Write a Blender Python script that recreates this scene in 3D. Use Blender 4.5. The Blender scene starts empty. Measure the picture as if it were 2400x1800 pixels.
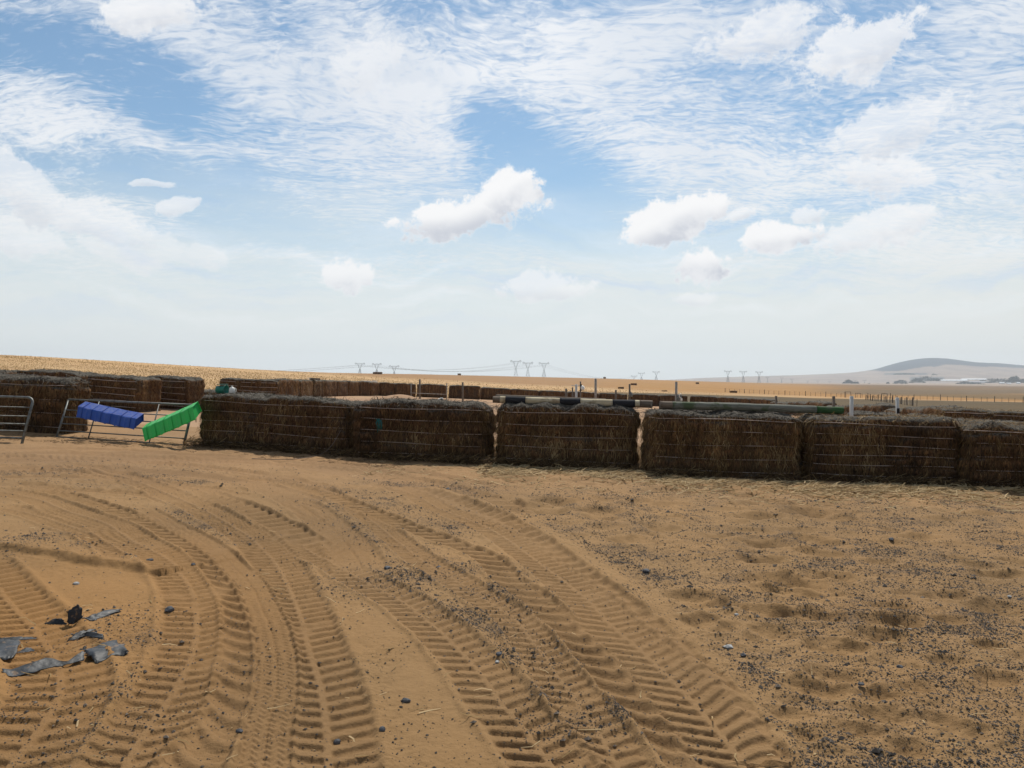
import bpy, math, random
import numpy as np
from mathutils import Vector, Matrix
R = math.radians
rng = np.random.default_rng(7)
random.seed(7)
sc = bpy.context.scene
col = sc.collection

# ------------------------------------------------------------------ camera
F, HOR, EYE = 1806.0, 885.0, 1.62          # focal length and horizon row at 2400x1800, eye height in metres
cam = bpy.data.cameras.new('camera'); cam.sensor_width = 36; cam.lens = 36*F/2400
cam.clip_start = 0.05; cam.clip_end = 40000
co = bpy.data.objects.new('camera', cam); col.objects.link(co)
co.location = (0, 0, EYE); co.rotation_euler = (R(90) - math.atan((900-HOR)/F), 0, 0)
sc.camera = co

# ------------------------------------------------------------------ light
SUN_EL, SUN_AZ = 54.0, 9.0
SKY_STRENGTH = 0.1
sd = Vector((math.sin(R(SUN_AZ))*math.cos(R(SUN_EL)), math.cos(R(SUN_AZ))*math.cos(R(SUN_EL)), math.sin(R(SUN_EL))))
sun = bpy.data.lights.new('sun', 'SUN'); sun.energy = 5.0; sun.angle = R(0.6); sun.color = (1, .95, .86)
so = bpy.data.objects.new('sun', sun); col.objects.link(so)
so.rotation_euler = (-sd).to_track_quat('-Z', 'Y').to_euler(); so.location = (0, 0, 60)
sc.view_settings.view_transform = 'Standard'; sc.view_settings.look = 'None'
sc.view_settings.exposure = 0.0; sc.view_settings.gamma = 1; sc.view_settings.use_curve_mapping = False
sc.cycles.volume_bounces = 0; sc.cycles.max_bounces = 6
try: sc.cycles.use_denoising = True
except Exception: pass

# ------------------------------------------------------------------ node helpers
class NT:
    def __init__(s, tree): s.t = tree; s.n = tree.nodes; s.l = tree.links
    def put(s, sock, v):
        if v is None: return
        if isinstance(v, bpy.types.NodeSocket): s.l.new(v, sock)
        else: sock.default_value = v
    def math(s, op, a, b=None, c=None, clamp=False):
        n = s.n.new('ShaderNodeMath'); n.operation = op; n.use_clamp = clamp
        s.put(n.inputs[0], a); s.put(n.inputs[1], b); s.put(n.inputs[2], c); return n.outputs[0]
    def vec(s, op, a, b=None, scale=None):
        n = s.n.new('ShaderNodeVectorMath'); n.operation = op
        s.put(n.inputs[0], a); s.put(n.inputs[1], b)
        if scale is not None: s.put(n.inputs['Scale'], scale)
        return n.outputs['Value'] if op in ('DOT_PRODUCT', 'LENGTH', 'DISTANCE') else n.outputs[0]
    def noise(s, v, scale, detail=4, rough=.5, dist=0, color=False, lac=2.0):
        n = s.n.new('ShaderNodeTexNoise'); s.put(n.inputs['Vector'], v)
        n.inputs['Scale'].default_value = scale; n.inputs['Detail'].default_value = detail
        n.inputs['Roughness'].default_value = rough; n.inputs['Distortion'].default_value = dist
        n.inputs['Lacunarity'].default_value = lac
        return n.outputs['Color' if color else 'Fac']
    def voro(s, v, scale, feature='F1', out='Distance', rnd=1):
        n = s.n.new('ShaderNodeTexVoronoi'); s.put(n.inputs['Vector'], v); n.feature = feature
        n.inputs['Scale'].default_value = scale; n.inputs['Randomness'].default_value = rnd
        return n.outputs[out]
    def ramp(s, f, a, b, lo=0., hi=1., smooth=True):
        n = s.n.new('ShaderNodeMapRange'); n.interpolation_type = 'SMOOTHSTEP' if smooth else 'LINEAR'
        s.put(n.inputs[0], f); s.put(n.inputs[1], a); s.put(n.inputs[2], b); s.put(n.inputs[3], lo); s.put(n.inputs[4], hi)
        return n.outputs[0]
    def mix(s, f, a, b, mode='MIX'):
        n = s.n.new('ShaderNodeMix'); n.data_type = 'RGBA'; n.blend_type = mode
        s.put(n.inputs[0], f)
        for i, v in ((6, a), (7, b)):
            if not isinstance(v, bpy.types.NodeSocket): v = tuple(v) + ((1,) if len(v) == 3 else ())
            s.put(n.inputs[i], v)
        return n.outputs[2]
    def mapping(s, v, scale=(1, 1, 1), rot=(0, 0, 0), loc=(0, 0, 0)):
        n = s.n.new('ShaderNodeMapping'); s.put(n.inputs[0], v)
        n.inputs['Scale'].default_value = scale; n.inputs['Rotation'].default_value = rot; n.inputs['Location'].default_value = loc
        return n.outputs[0]
    def attr(s, name, out='Fac'):
        n = s.n.new('ShaderNodeAttribute'); n.attribute_name = name; return n.outputs[out]
    def sep(s, v):
        n = s.n.new('ShaderNodeSeparateXYZ'); s.put(n.inputs[0], v); return n.outputs
    def comb(s, x, y, z):
        n = s.n.new('ShaderNodeCombineXYZ'); s.put(n.inputs[0], x); s.put(n.inputs[1], y); s.put(n.inputs[2], z); return n.outputs[0]

def material(name, build=None, color=(.5, .5, .5), rough=.8, metal=0., spec=.3):
    m = bpy.data.materials.new(name); m.use_nodes = True
    nt = NT(m.node_tree); b = m.node_tree.nodes['Principled BSDF']
    b.inputs['Base Color'].default_value = (*color, 1); b.inputs['Roughness'].default_value = rough
    b.inputs['Metallic'].default_value = metal; b.inputs['Specular IOR Level'].default_value = spec
    if build: build(nt, b)
    return m
def bump(nt, b, h, dist, strength=1.0):
    n = nt.n.new('ShaderNodeBump'); n.inputs['Distance'].default_value = dist; n.inputs['Strength'].default_value = strength
    nt.put(n.inputs['Height'], h); nt.l.new(n.outputs[0], b.inputs['Normal'])
def ocoord(nt): return nt.n.new('ShaderNodeTexCoord').outputs['Object']

# ------------------------------------------------------------------ world: Nishita sky with cloud layers
w = bpy.data.worlds.new('World'); sc.world = w; w.use_nodes = True
def build_world():
    nt = NT(w.node_tree); bg = w.node_tree.nodes['Background']; bg.inputs[1].default_value = SKY_STRENGTH
    K = 1.0/SKY_STRENGTH
    sky = nt.n.new('ShaderNodeTexSky'); sky.sky_type = 'NISHITA'; sky.sun_disc = False
    sky.sun_elevation = R(SUN_EL); sky.sun_rotation = R(SUN_AZ)
    sky.air_density = 1.0; sky.dust_density = .6; sky.ozone_density = 2.0; sky.altitude = 100
    d = nt.n.new('ShaderNodeTexCoord').outputs['Generated']
    x, y, z = nt.sep(d)
    wc = nt.noise(d, 4.0, 7, .55, color=True)
    off = nt.vec('SCALE', nt.vec('SUBTRACT', wc, (.5, .5, .5)), scale=.16)
    dw = nt.vec('ADD', d, off)                                 # softly warped direction
    wc2 = nt.noise(d, 7.0, 3, .5, color=True)
    dc = nt.vec('ADD', d, nt.vec('SCALE', nt.vec('SUBTRACT', wc2, (.5, .5, .5)), scale=.045))
    bil = nt.math('ADD', nt.math('MULTIPLY', nt.math('SUBTRACT', nt.noise(dc, 17, 12, .66), .5), 2.6), nt.math('MULTIPLY', nt.math('SUBTRACT', nt.noise(d, 60, 6, .65), .5), 1.0))
    def blob(v, px, py, rx, ry, rot=0., inner=0.0, raw=False):
        c = Vector(((px-1200)/F, 1, (HOR-py)/F)).normalized()
        right = Vector((c.y, -c.x, 0)).normalized(); up = right.cross(c)
        a = R(rot); ax = right*math.cos(a) + up*math.sin(a); ay = -right*math.sin(a) + up*math.cos(a)
        k = F/c.y if False else F*math.sqrt(1+((px-1200)/F)**2)
        q = nt.vec('SUBTRACT', v, tuple(c))
        u1 = nt.vec('DOT_PRODUCT', q, tuple(ax*(k/rx))); v1 = nt.vec('DOT_PRODUCT', q, tuple(ay*(k/ry)))
        w1 = nt.vec('DOT_PRODUCT', q, tuple(c*2.5))
        r = nt.vec('LENGTH', nt.comb(u1, v1, w1))
        return (r if raw else nt.ramp(r, inner, 1.0, 1.0, 0.0)), v1
    # broad cover: + cloud, - clear blue
    cover = None
    for px, py, rx, ry, rot, wt in [
        (850, 210, 420, 230, -38, .34), (1010, 330, 330, 170, -40, .26), (560, 130, 330, 80, -28, .22), (130, 300, 330, 110, 0, .40),
        (480, 300, 300, 90, -10, .12),
        (1330, 190, 380, 190, 0, .22), (1650, 330, 420, 130, -12, .26), (1800, 470, 380, 100, -20, .18), (2250, 250, 420, 260, 0, .34),
        (1500, 90, 400, 90, 0, .22), (250, 20, 230, 70, 0, .3), (100, 560, 420, 90, 0, .3), (1300, 620, 900, 70, 0, .12),
        (2250, 600, 420, 160, 0, .30), (650, 540, 300, 60, 0, -.12),
        (330, 180, 260, 110, -25, -.42), (90, 120, 200, 80, -20, -.28), (430, 440, 360, 95, -5, -.48), (1300, 430, 300, 150, -20, -.50), (1200, 560, 420, 70, 0, -.42),
        (700, 80, 170, 50, -30, -.25), (985, 70, 90, 60, -40, -.3), (1210, 330, 130, 90, -30, -.25), (2020, 255, 220, 60, 0, -.22),
        (1850, 535, 330, 60, 0, -.34), (1500, 570, 220, 60, 0, -.25), (880, 520, 300, 45, 0, -.2), (560, 620, 300, 30, -6, -.22), (2080, 40, 180, 60, 0, -.3), (1330, 690, 260, 22, 0, -.14)]:
        b, _ = blob(dw, px, py, rx*1.25, ry*1.25, rot)
        t = nt.math('MULTIPLY', b, wt*.78 if wt < 0 else wt*.85); cover = t if cover is None else nt.math('ADD', cover, t)
    # high cirrus and altocumulus on a cloud plane
    iz = nt.math('DIVIDE', 1.0, nt.math('ADD', nt.math('MAXIMUM', z, 0.0), .16))
    P = nt.comb(nt.math('MULTIPLY', x, iz), nt.math('MULTIPLY', y, iz), 0.0)
    Pw = nt.vec('ADD', P, nt.vec('SCALE', nt.vec('SUBTRACT', nt.noise(P, 1.1, 4, .5, color=True), (.5, .5, .5)), scale=.55))
    big = nt.noise(nt.mapping(Pw, (1.0, 2.6, 1), (0, 0, R(-35))), 1.25, 9, .60)
    streak = nt.noise(nt.mapping(Pw, (2.2, 7.5, 1), (0, 0, R(-28))), 2.1, 8, .62)
    rip = nt.noise(nt.mapping(Pw, (10, 17, 1), (0, 0, R(-14))), 2.6, 5, .55, dist=.9)
    rip2 = nt.noise(nt.mapping(Pw, (12, 26, 1), (0, 0, R(-12))), 2.2, 3, .55, dist=.5)
    dens = nt.math('ADD', .52, cover)
    dens = nt.math('ADD', dens, nt.math('MULTIPLY', nt.math('SUBTRACT', big, .5), 1.0))
    dens = nt.math('ADD', dens, nt.math('MULTIPLY', nt.math('SUBTRACT', streak, .5), .62))
    dens = nt.math('ADD', dens, nt.math('MULTIPLY', nt.math('SUBTRACT', rip, .5), .95))
    dens = nt.math('ADD', dens, nt.math('MULTIPLY', nt.math('SUBTRACT', rip2, .5), .62))
    cir = nt.ramp(dens, .30, 1.0)
    cir = nt.math('POWER', cir, 1.05)
    # milky veil low over the horizon
    veil = nt.ramp(nt.math('ADD', z, nt.math('MULTIPLY', nt.math('SUBTRACT', nt.noise(nt.mapping(d, (1, 1, 7)), 3.0, 6, .55), .5), .13)), .30, .06)
    veil = nt.math('MULTIPLY', veil, .93)
    veil0 = nt.ramp(z, .17, .02, 0, .9)
    veil = nt.math('MAXIMUM', veil, veil0)
    # cumulus
    cum = None; under = None
    for px, py, rx, ry, rot, k in [
        (1075, 510, 150, 50, 8, 1), (1190, 460, 66, 56, 35, 1), (1585, 525, 112, 50, 20, 1), (1810, 565, 100, 42, 8, 1), (1665, 612, 70, 42, 0, 1),
        (815, 648, 82, 46, -8, .9), (1270, 682, 100, 34, 4, .62), (1780, 95, 105, 52, 0, .62), (1990, 115, 112, 66, 12, .78), (2100, 300, 125, 58, 5, .62), (2070, 400, 120, 62, -10, .68),
        (2080, 535, 150, 50, 12, .7), (60, 450, 160, 62, -20, .62), (210, 500, 130, 45, -20, .55), (360, 25, 110, 45, 10, .8), (850, 130, 80, 62, 40, .45), (930, 240, 150, 80, -30, .30),
        (1735, 505, 40, 17, 10, .7), (1885, 508, 42, 22, 0, .7), (425, 480, 50, 20, 15, .65), (350, 425, 48, 9, 5, .6), (1640, 690, 40, 12, 0, .5), (30, 560, 130, 60, 0, .5), (330, 580, 160, 40, -8, .4)]:
        b, v1 = blob(dc, px, py, rx*1.12, ry*1.12, rot, .0, True)
        b = nt.ramp(nt.math('ADD', b, bil), .98, .66, 0, k)
        cum = b if cum is None else nt.math('MAXIMUM', cum, b)
        un = nt.math('MULTIPLY', b, nt.ramp(v1, .30, -.60))
        under = un if under is None else nt.math('MAXIMUM', under, un)
    tex = nt.noise(dc, 22, 10, .65)
    blue = nt.mix(1.0, sky.outputs[0], (.80, .98, 1.0), 'MULTIPLY')
    cw = nt.mix(nt.ramp(nt.noise(dw, 3.5, 5, .5), .35, .7), (.74*K, .79*K, .86*K), (.90*K, .92*K, .95*K))
    c1 = nt.mix(nt.math('MULTIPLY', cir, .93), blue, cw)
    side = nt.ramp(x, .1, .7)
    vw = nt.mix(side, (.79*K, .83*K, .825*K), (.82*K, .83*K, .80*K))
    stk = nt.noise(nt.mapping(dw, (1.2, 1.2, 9)), 3.2, 7, .58)
    vw = nt.mix(nt.math('MULTIPLY', nt.ramp(stk, .46, .68), nt.ramp(z, .02, .14)), vw, (.90*K, .92*K, .925*K))
    vw = nt.mix(nt.math('MULTIPLY', nt.ramp(stk, .47, .30), nt.ramp(z, .03, .14, 0, .60)), vw, (.58*K, .70*K, .86*K))
    c2 = nt.mix(veil, c1, vw)
    cumc = nt.mix(nt.math('MULTIPLY', under, nt.ramp(tex, .35, .62, .30, .95)), (.96*K, .96*K, .965*K), (.58*K, .61*K, .68*K))
    c3 = nt.mix(cum, c2, cumc)
    nt.l.new(c3, bg.inputs[0])
build_world()
w.cycles.sampling_method = 'MANUAL'; w.cycles.sample_map_resolution = 512

# ------------------------------------------------------------------ number helpers
def hash3(i, j, k, seed):
    h = (i.astype(np.uint32)*np.uint32(374761393) + j.astype(np.uint32)*np.uint32(668265263) + k.astype(np.uint32)*np.uint32(2147483647) + np.uint32((seed*974711+13) & 0xffffffff))
    h ^= h >> np.uint32(13); h *= np.uint32(1274126177); h ^= h >> np.uint32(16); h *= np.uint32(2246822519); h ^= h >> np.uint32(15)
    return (h & np.uint32(0xffffff)).astype(np.float32)/float(0xffffff)*2-1
def noise3(x, y, z, seed=0):
    x = np.asarray(x, np.float64); y = np.asarray(y, np.float64); z = np.asarray(z, np.float64) + 0*x
    i, j, k = np.floor(x), np.floor(y), np.floor(z); fx, fy, fz = x-i, y-j, z-k
    i, j, k = (a.astype(np.int64) for a in (i, j, k))
    fx, fy, fz = (a*a*(3-2*a) for a in (fx, fy, fz)); out = 0
    for a in (0, 1):
        for b in (0, 1):
            for c in (0, 1):
                out = out + hash3(i+a, j+b, k+c, seed)*(fx if a else 1-fx)*(fy if b else 1-fy)*(fz if c else 1-fz)
    return out
def noise2(x, y, seed=0):
    x = np.asarray(x, np.float64); y = np.asarray(y, np.float64); i, j = np.floor(x), np.floor(y); fx, fy = x-i, y-j
    i, j = i.astype(np.int64), j.astype(np.int64); z = np.zeros_like(i)
    fx, fy = fx*fx*(3-2*fx), fy*fy*(3-2*fy)
    return ((hash3(i, j, z, seed)*(1-fx)+hash3(i+1, j, z, seed)*fx)*(1-fy) + (hash3(i, j+1, z, seed)*(1-fx)+hash3(i+1, j+1, z, seed)*fx)*fy)
def fbm2(x, y, seed=0, n=3):
    o = 0; a = 1.0; t = 0
    for k in range(n): o = o + a*noise2(x*2**k+k*17.3, y*2**k-k*9.1, seed+k); t += a; a *= .5
    return o/t
def sstep(a, b, x): t = np.clip((x-a)/(b-a), 0, 1); return t*t*(3-2*t)

# ------------------------------------------------------------------ lie of the land
XC = np.array([-400, 0, 480, 960, 1440, 1920, 2400, 2800], float)
ROWS = [(1, [0]*8), (16, [.425, .32, .19, .064, -.064, -.19, -.32, -.43]), (25, [.95, .78, .42, .12, -.2, -.42, -.58, -.7]),
        (35, [1.7, 1.3, .62, .2, -.33, -.62, -.8, -.95]), (45, [2.3, 1.75, .75, .2, -.47, -.95, -1.15, -1.35]), (60, [3.0, 2.35, .9, .06, -.75, -1.25, -1.7, -2.0])]
for Yd, ps in [(80, [842, 851, 889, 919, 945, 958, 970, 978]), (100, [838, 844, 880, 910, 935, 948, 960, 968]), (150, [829, 833, 866, 897, 920, 938, 949, 957]),
        (200, [827, 830, 859, 889, 913, 931, 942, 950]), (300, [835, 838, 862, 882, 905, 924, 935, 942]), (450, [850, 850, 866, 879, 897, 916, 928, 935]),
        (700, [868, 866, 871, 876.5, 891, 909, 922, 930]), (1100, [878, 876, 877, 876.5, 887.5, 903, 915, 922]), (1600, [882, 882, 882, 880, 887.5, 901.5, 910, 916]),
        (2200, [885, 884, 884, 883, 889, 900.5, 907, 911]), (3000, [888, 888, 888, 887, 892, 900, 905, 908]), (5000, [890, 890, 890, 890, 894, 898, 899, 900]), (9500, [891, 891, 891, 891, 893, 894, 894, 894])]:
    ROWS.append((Yd, [EYE-(p-HOR)*Yd/F for p in ps]))
GX = np.linspace(-400, 2800, 161); GL = np.linspace(0, math.log(9500), 420)
_tmp = np.array([np.interp(GX, XC, r[1]) for r in ROWS])
LUT = np.array([np.interp(GL, [math.log(r[0]) for r in ROWS], _tmp[:, i]) for i in range(len(GX))])   # [x, logY]
def smooth(a, n, ax):
    k = np.hanning(2*n+3)[1:-1]; k /= k.sum()
    return np.apply_along_axis(lambda v: np.convolve(np.pad(v, n, 'edge'), k, 'valid'), ax, a)
LUT = smooth(smooth(LUT, 9, 0), 9, 1)
def base_z(X, Y):
    """height of the land (without ruts) from world X, Y"""
    X = np.asarray(X, float); Y = np.asarray(Y, float)
    r = np.hypot(X, Y); th = np.arctan2(X, Y); tc = np.clip(th, -R(41), R(41))
    Yd = np.clip(r*np.cos(tc), 1.01, 9499); px = 1200+F*np.tan(tc)
    gi = np.clip((px+400)/20.0, 0, 159.999); gj = np.clip(np.log(Yd)/math.log(9500)*419, 0, 418.999)
    i = gi.astype(int); j = gj.astype(int); a = gi-i; b = gj-j
    far = LUT[i, j]*(1-a)*(1-b)+LUT[i+1, j]*a*(1-b)+LUT[i, j+1]*(1-a)*b+LUT[i+1, j+1]*a*b
    near = -.03*np.clip(X, -14, 14)
    t = sstep(15, 19, r)
    return near*(1-t)+far*t
def PX(px, d, z=None):
    """world point on the line of sight of column px at depth d"""
    X = (px-1200)/F*d; return (X, d, float(base_z(X, d)) if z is None else z)
def G(px, py):
    """point on the near ground seen at photo pixel"""
    u = (px-1200)/F; wv = (py-HOR)/F; Y = EYE/(wv-.03*u); return (u*Y, Y)

# ------------------------------------------------------------------ object helpers
def link(o, parent=None): col.objects.link(o); o.parent = parent; return o
def tag(o, label=None, cat=None, group=None, kind=None):
    for k, v in (('label', label), ('category', cat), ('group', group), ('kind', kind)):
        if v: o[k] = v
    return o
def empty(name, loc=(0, 0, 0), rz=0, **k):
    o = bpy.data.objects.new(name, None); o.empty_display_size = .2; o.location = loc; o.rotation_euler = (0, 0, rz); link(o); return tag(o, **k)
def mesh_np(name, V, Fq, mat, parent=None, smooth_=True, tone=None, attrs=None):
    V = np.asarray(V, np.float32); Fq = np.asarray(Fq, np.int32)
    me = bpy.data.meshes.new(name); k = Fq.shape[1]; nf = len(Fq)
    me.vertices.add(len(V)); me.vertices.foreach_set('co', V.ravel())
    me.loops.add(nf*k); me.loops.foreach_set('vertex_index', Fq.ravel())
    me.polygons.add(nf); me.polygons.foreach_set('loop_start', np.arange(0, nf*k, k, dtype=np.int32))
    me.polygons.foreach_set('loop_total', np.full(nf, k, np.int32))
    me.polygons.foreach_set('use_smooth', np.full(nf, smooth_, bool))
    me.update(calc_edges=True)
    if tone is not None:
        a = me.attributes.new('tone', 'FLOAT', 'POINT'); a.data.foreach_set('value', np.asarray(tone, np.float32))
    for nm, val in (attrs or {}).items():
        val = np.asarray(val, np.float32)
        if val.ndim == 1: a = me.attributes.new(nm, 'FLOAT', 'POINT'); a.data.foreach_set('value', val)
        else:
            a = me.attributes.new(nm, 'FLOAT_COLOR', 'POINT'); a.data.foreach_set('color', np.c_[val, np.ones(len(val))].astype(np.float32).ravel())
    if mat: me.materials.append(mat)
    return link(bpy.data.objects.new(name, me), parent)
class MB:
    """collects tubes and boxes into one mesh"""
    def __init__(s): s.v = []; s.f = []
    def tube(s, a, b, r, n=8, r2=None, cap=True):
        a, b = Vector(a), Vector(b); r2 = r if r2 is None else r2; d = (b-a).normalized()
        u = d.orthogonal().normalized(); v = d.cross(u); k = len(s.v)
        for p, q in ((a, r), (b, r2)):
            for i in range(n):
                t = 2*math.pi*i/n; s.v.append(tuple(p+(u*math.cos(t)+v*math.sin(t))*q))
        for i in range(n): j = (i+1) % n; s.f.append((k+i, k+j, k+n+j, k+n+i))
        if cap: s.f.append(tuple(k+i for i in reversed(range(n)))); s.f.append(tuple(k+n+i for i in range(n)))
        return s
    def path(s, pts, r, n=6):
        pts = [Vector(p) for p in pts]; k = len(s.v); u = None
        for i, p in enumerate(pts):
            d = (pts[min(i+1, len(pts)-1)]-pts[max(i-1, 0)]).normalized()
            u = d.orthogonal().normalized() if u is None else (u-d*u.dot(d)).normalized(); v = d.cross(u)
            for j in range(n): t = 2*math.pi*j/n; s.v.append(tuple(p+(u*math.cos(t)+v*math.sin(t))*r))
        for i in range(len(pts)-1):
            for j in range(n): q = (j+1) % n; s.f.append((k+i*n+j, k+i*n+q, k+(i+1)*n+q, k+(i+1)*n+j))
        s.f.append(tuple(k+j for j in reversed(range(n)))); s.f.append(tuple(k+(len(pts)-1)*n+j for j in range(n)))
        return s
    def box(s, c, size, M=None):
        k = len(s.v)
        for z in (-.5, .5):
            for y in (-.5, .5):
                for x in (-.5, .5):
                    p = Vector((x*size[0], y*size[1], z*size[2])); p = (M @ p if M else p)+Vector(c); s.v.append(tuple(p))
        for f in ((0, 2, 3, 1), (4, 5, 7, 6), (0, 1, 5, 4), (2, 6, 7, 3), (0, 4, 6, 2), (1, 3, 7, 5)): s.f.append(tuple(k+i for i in f))
        return s
    def build(s, name, mat, parent=None, smooth_=False):
        me = bpy.data.meshes.new(name); me.from_pydata(s.v, [], s.f); me.update()
        if smooth_: me.polygons.foreach_set('use_smooth', [True]*len(me.polygons))
        if mat: me.materials.append(mat)
        return link(bpy.data.objects.new(name, me), parent)
def dup(root, loc, rz=0, scale=None):
    r = root.copy(); col.objects.link(r); r.location = loc; r.rotation_euler = (0, 0, rz)
    if scale: r.scale = scale
    for ch in list(root.children):
        c = ch.copy(); col.objects.link(c); c.parent = r
        for g in ch.children: d = g.copy(); col.objects.link(d); d.parent = c
    return r
def ribbons(P, T, N, Ln, Wd, bend=.25, r=None):
    """thin bent straws: start P, direction T, facing normal N -> verts, quads (6 verts, 2 quads each)"""
    n = len(P); T = T/np.maximum(np.linalg.norm(T, axis=1, keepdims=True), 1e-6)
    S = np.cross(T, N); S /= np.maximum(np.linalg.norm(S, axis=1, keepdims=True), 1e-6); S *= Wd[:, None]*.5
    B = (rng.random((n, 3))-.5)*bend*Ln[:, None]
    mid = P+T*Ln[:, None]*.5+B*.6; end = P+T*Ln[:, None]+B*-.4
    V = np.stack([P-S, P+S, mid-S, mid+S, end-S*.5, end+S*.5], 1).reshape(-1, 3)
    k = np.arange(n)[:, None]*6; Q = np.concatenate([k+np.array([[0, 1, 3, 2]]), k+np.array([[2, 3, 5, 4]])])
    return V, Q

# ------------------------------------------------------------------ materials
def b_sand(nt, b):
    p = nt.n.new('ShaderNodeNewGeometry').outputs['Position']
    c = nt.attr('land', 'Color'); dung = nt.attr('dung'); damp = nt.attr('damp')
    big = nt.noise(p, .55, 5, .55); fine = nt.noise(p, 24, 6, .65); gr = nt.noise(p, 160, 3, .6)
    c = nt.mix(nt.ramp(big, .3, .7, 0, .55), c, nt.mix(1, c, (1.14, 1.08, 1.0), 'MULTIPLY'))
    c = nt.mix(nt.ramp(fine, .3, .75, 0, .5), c, nt.mix(1, c, (.74, .72, .70), 'MULTIPLY'))
    c = nt.mix(nt.ramp(gr, .55, .75, 0, .45), c, nt.mix(1, c, (.6, .58, .56), 'MULTIPLY'))
    # crumbs of dung and dark grit
    v = nt.voro(nt.vec('ADD', p, nt.vec('SCALE', nt.noise(p, 30, 2, color=True), scale=.02)), 46)
    clump = nt.noise(p, 3.2, 5, .65)
    thr = nt.math('MULTIPLY', nt.math('MULTIPLY', dung, nt.ramp(clump, .30, .66)), .50)
    m = nt.ramp(nt.math('SUBTRACT', v, thr), .03, -.04)
    v2 = nt.voro(p, 21); thr2 = nt.math('MULTIPLY', thr, .62)
    m2 = nt.ramp(nt.math('SUBTRACT', v2, thr2), .02, -.04)
    m = nt.math('MULTIPLY', nt.math('MAXIMUM', m, m2), nt.ramp(dung, 0.02, .2))
    c = nt.mix(nt.math('MULTIPLY', m, .72), c, (.062, .048, .038))
    c = nt.mix(nt.math('MULTIPLY', nt.math('MULTIPLY', dung, nt.ramp(clump, .34, .7)), .26), c, (.085, .066, .050))
    nt.l.new(c, b.inputs['Base Color'])
    h = nt.math('ADD', nt.math('MULTIPLY', fine, .6), nt.math('MULTIPLY', gr, .22))
    h = nt.math('ADD', h, nt.math('MULTIPLY', m, .35))
    h = nt.math('ADD', h, nt.math('MULTIPLY', nt.noise(p, 70, 4, .65), .35))
    bump(nt, b, h, .016, .8)
M_SAND = material('sandy_soil', b_sand, rough=.95, spec=.12)
def b_field(nt, b):
    p = nt.n.new('ShaderNodeNewGeometry').outputs['Position']
    c = nt.attr('land', 'Color'); st = nt.attr('stub')
    n1 = nt.noise(p, .02, 6, .6); n2 = nt.noise(p, .5, 6, .65); n3 = nt.noise(nt.mapping(p, (3, 1, 1)), 3.5, 4, .7)
    rows = nt.noise(nt.mapping(p, (.012, .09, .02), (0, 0, R(8))), 1.0, 5, .6)
    c = nt.mix(nt.ramp(n1, .35, .65, 0, .35), c, nt.mix(1, c, (1.18, 1.05, .9), 'MULTIPLY'))
    c = nt.mix(nt.ramp(rows, .42, .62, 0, .45), c, nt.mix(1, c, (.70, .68, .72), 'MULTIPLY'))
    c = nt.mix(nt.ramp(n2, .4, .7, 0, .5), c, nt.mix(1, c, (.72, .68, .62), 'MULTIPLY'))
    c = nt.mix(nt.math('MULTIPLY', nt.ramp(n3, .5, .72), nt.math('MULTIPLY', st, .6)), c, (.11, .07, .035))
    nt.l.new(c, b.inputs['Base Color']); bump(nt, b, nt.math('ADD', n2, n3), .12, .5)
M_FIELD = material('field_soil', b_field, rough=.95, spec=.1)
def b_hill(nt, b):
    p = nt.n.new('ShaderNodeNewGeometry').outputs['Position']
    c = nt.attr('land', 'Color'); n1 = nt.noise(p, .004, 7, .65)
    c = nt.mix(nt.ramp(n1, .4, .6, 0, .75), c, nt.mix(1, c, (.66, .68, .74), 'MULTIPLY'))
    nt.l.new(c, b.inputs['Base Color'])
M_HILL = material('hillside', b_hill, rough=.95, spec=.1)
def b_bale(nt, b):
    p = ocoord(nt); oi = nt.n.new('ShaderNodeObjectInfo').outputs['Random']
    pr = nt.vec('ADD', p, nt.comb(nt.math('MULTIPLY', oi, 37.), nt.math('MULTIPLY', oi, 11.), 0.))
    strand = nt.noise(nt.mapping(pr, (42, 42, 7)), 1.0, 5, .7, dist=.5)
    flake = nt.noise(nt.mapping(pr, (9, 9, .8)), 1.0, 3, .6)
    patch = nt.noise(pr, 2.2, 5, .6)
    c = nt.mix(nt.ramp(strand, .34, .68), (.028, .015, .0085), (.190, .100, .048))
    c = nt.mix(nt.math('MULTIPLY', nt.ramp(flake, .48, .68), nt.ramp(strand, .35, .62)), c, (.27, .155, .066))
    c = nt.mix(nt.ramp(patch, .5, .68, 0, .55), c, (.050, .042, .034))
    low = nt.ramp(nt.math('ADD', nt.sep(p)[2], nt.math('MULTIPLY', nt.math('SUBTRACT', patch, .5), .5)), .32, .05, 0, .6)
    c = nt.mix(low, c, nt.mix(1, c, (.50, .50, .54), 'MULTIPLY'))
    c = nt.mix(1, c, nt.mix(oi, (.78, .76, .78), (1.22, 1.16, 1.05)), 'MULTIPLY')
    nz = nt.sep(nt.n.new('ShaderNodeNewGeometry').outputs['Normal'])[2]
    top = nt.ramp(nt.math('ADD', nz, nt.math('MULTIPLY', nt.math('SUBTRACT', patch, .5), .8)), .3, .8)
    c = nt.mix(top, c, nt.mix(nt.ramp(strand, .35, .65), (.045, .038, .030), (.155, .138, .112)))
    nt.l.new(c, b.inputs['Base Color'])
    bump(nt, b, nt.math('ADD', strand, nt.math('MULTIPLY', flake, .6)), .03, 1.0)
M_BALE = material('weathered_straw', b_bale, rough=.95, spec=.1)
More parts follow.
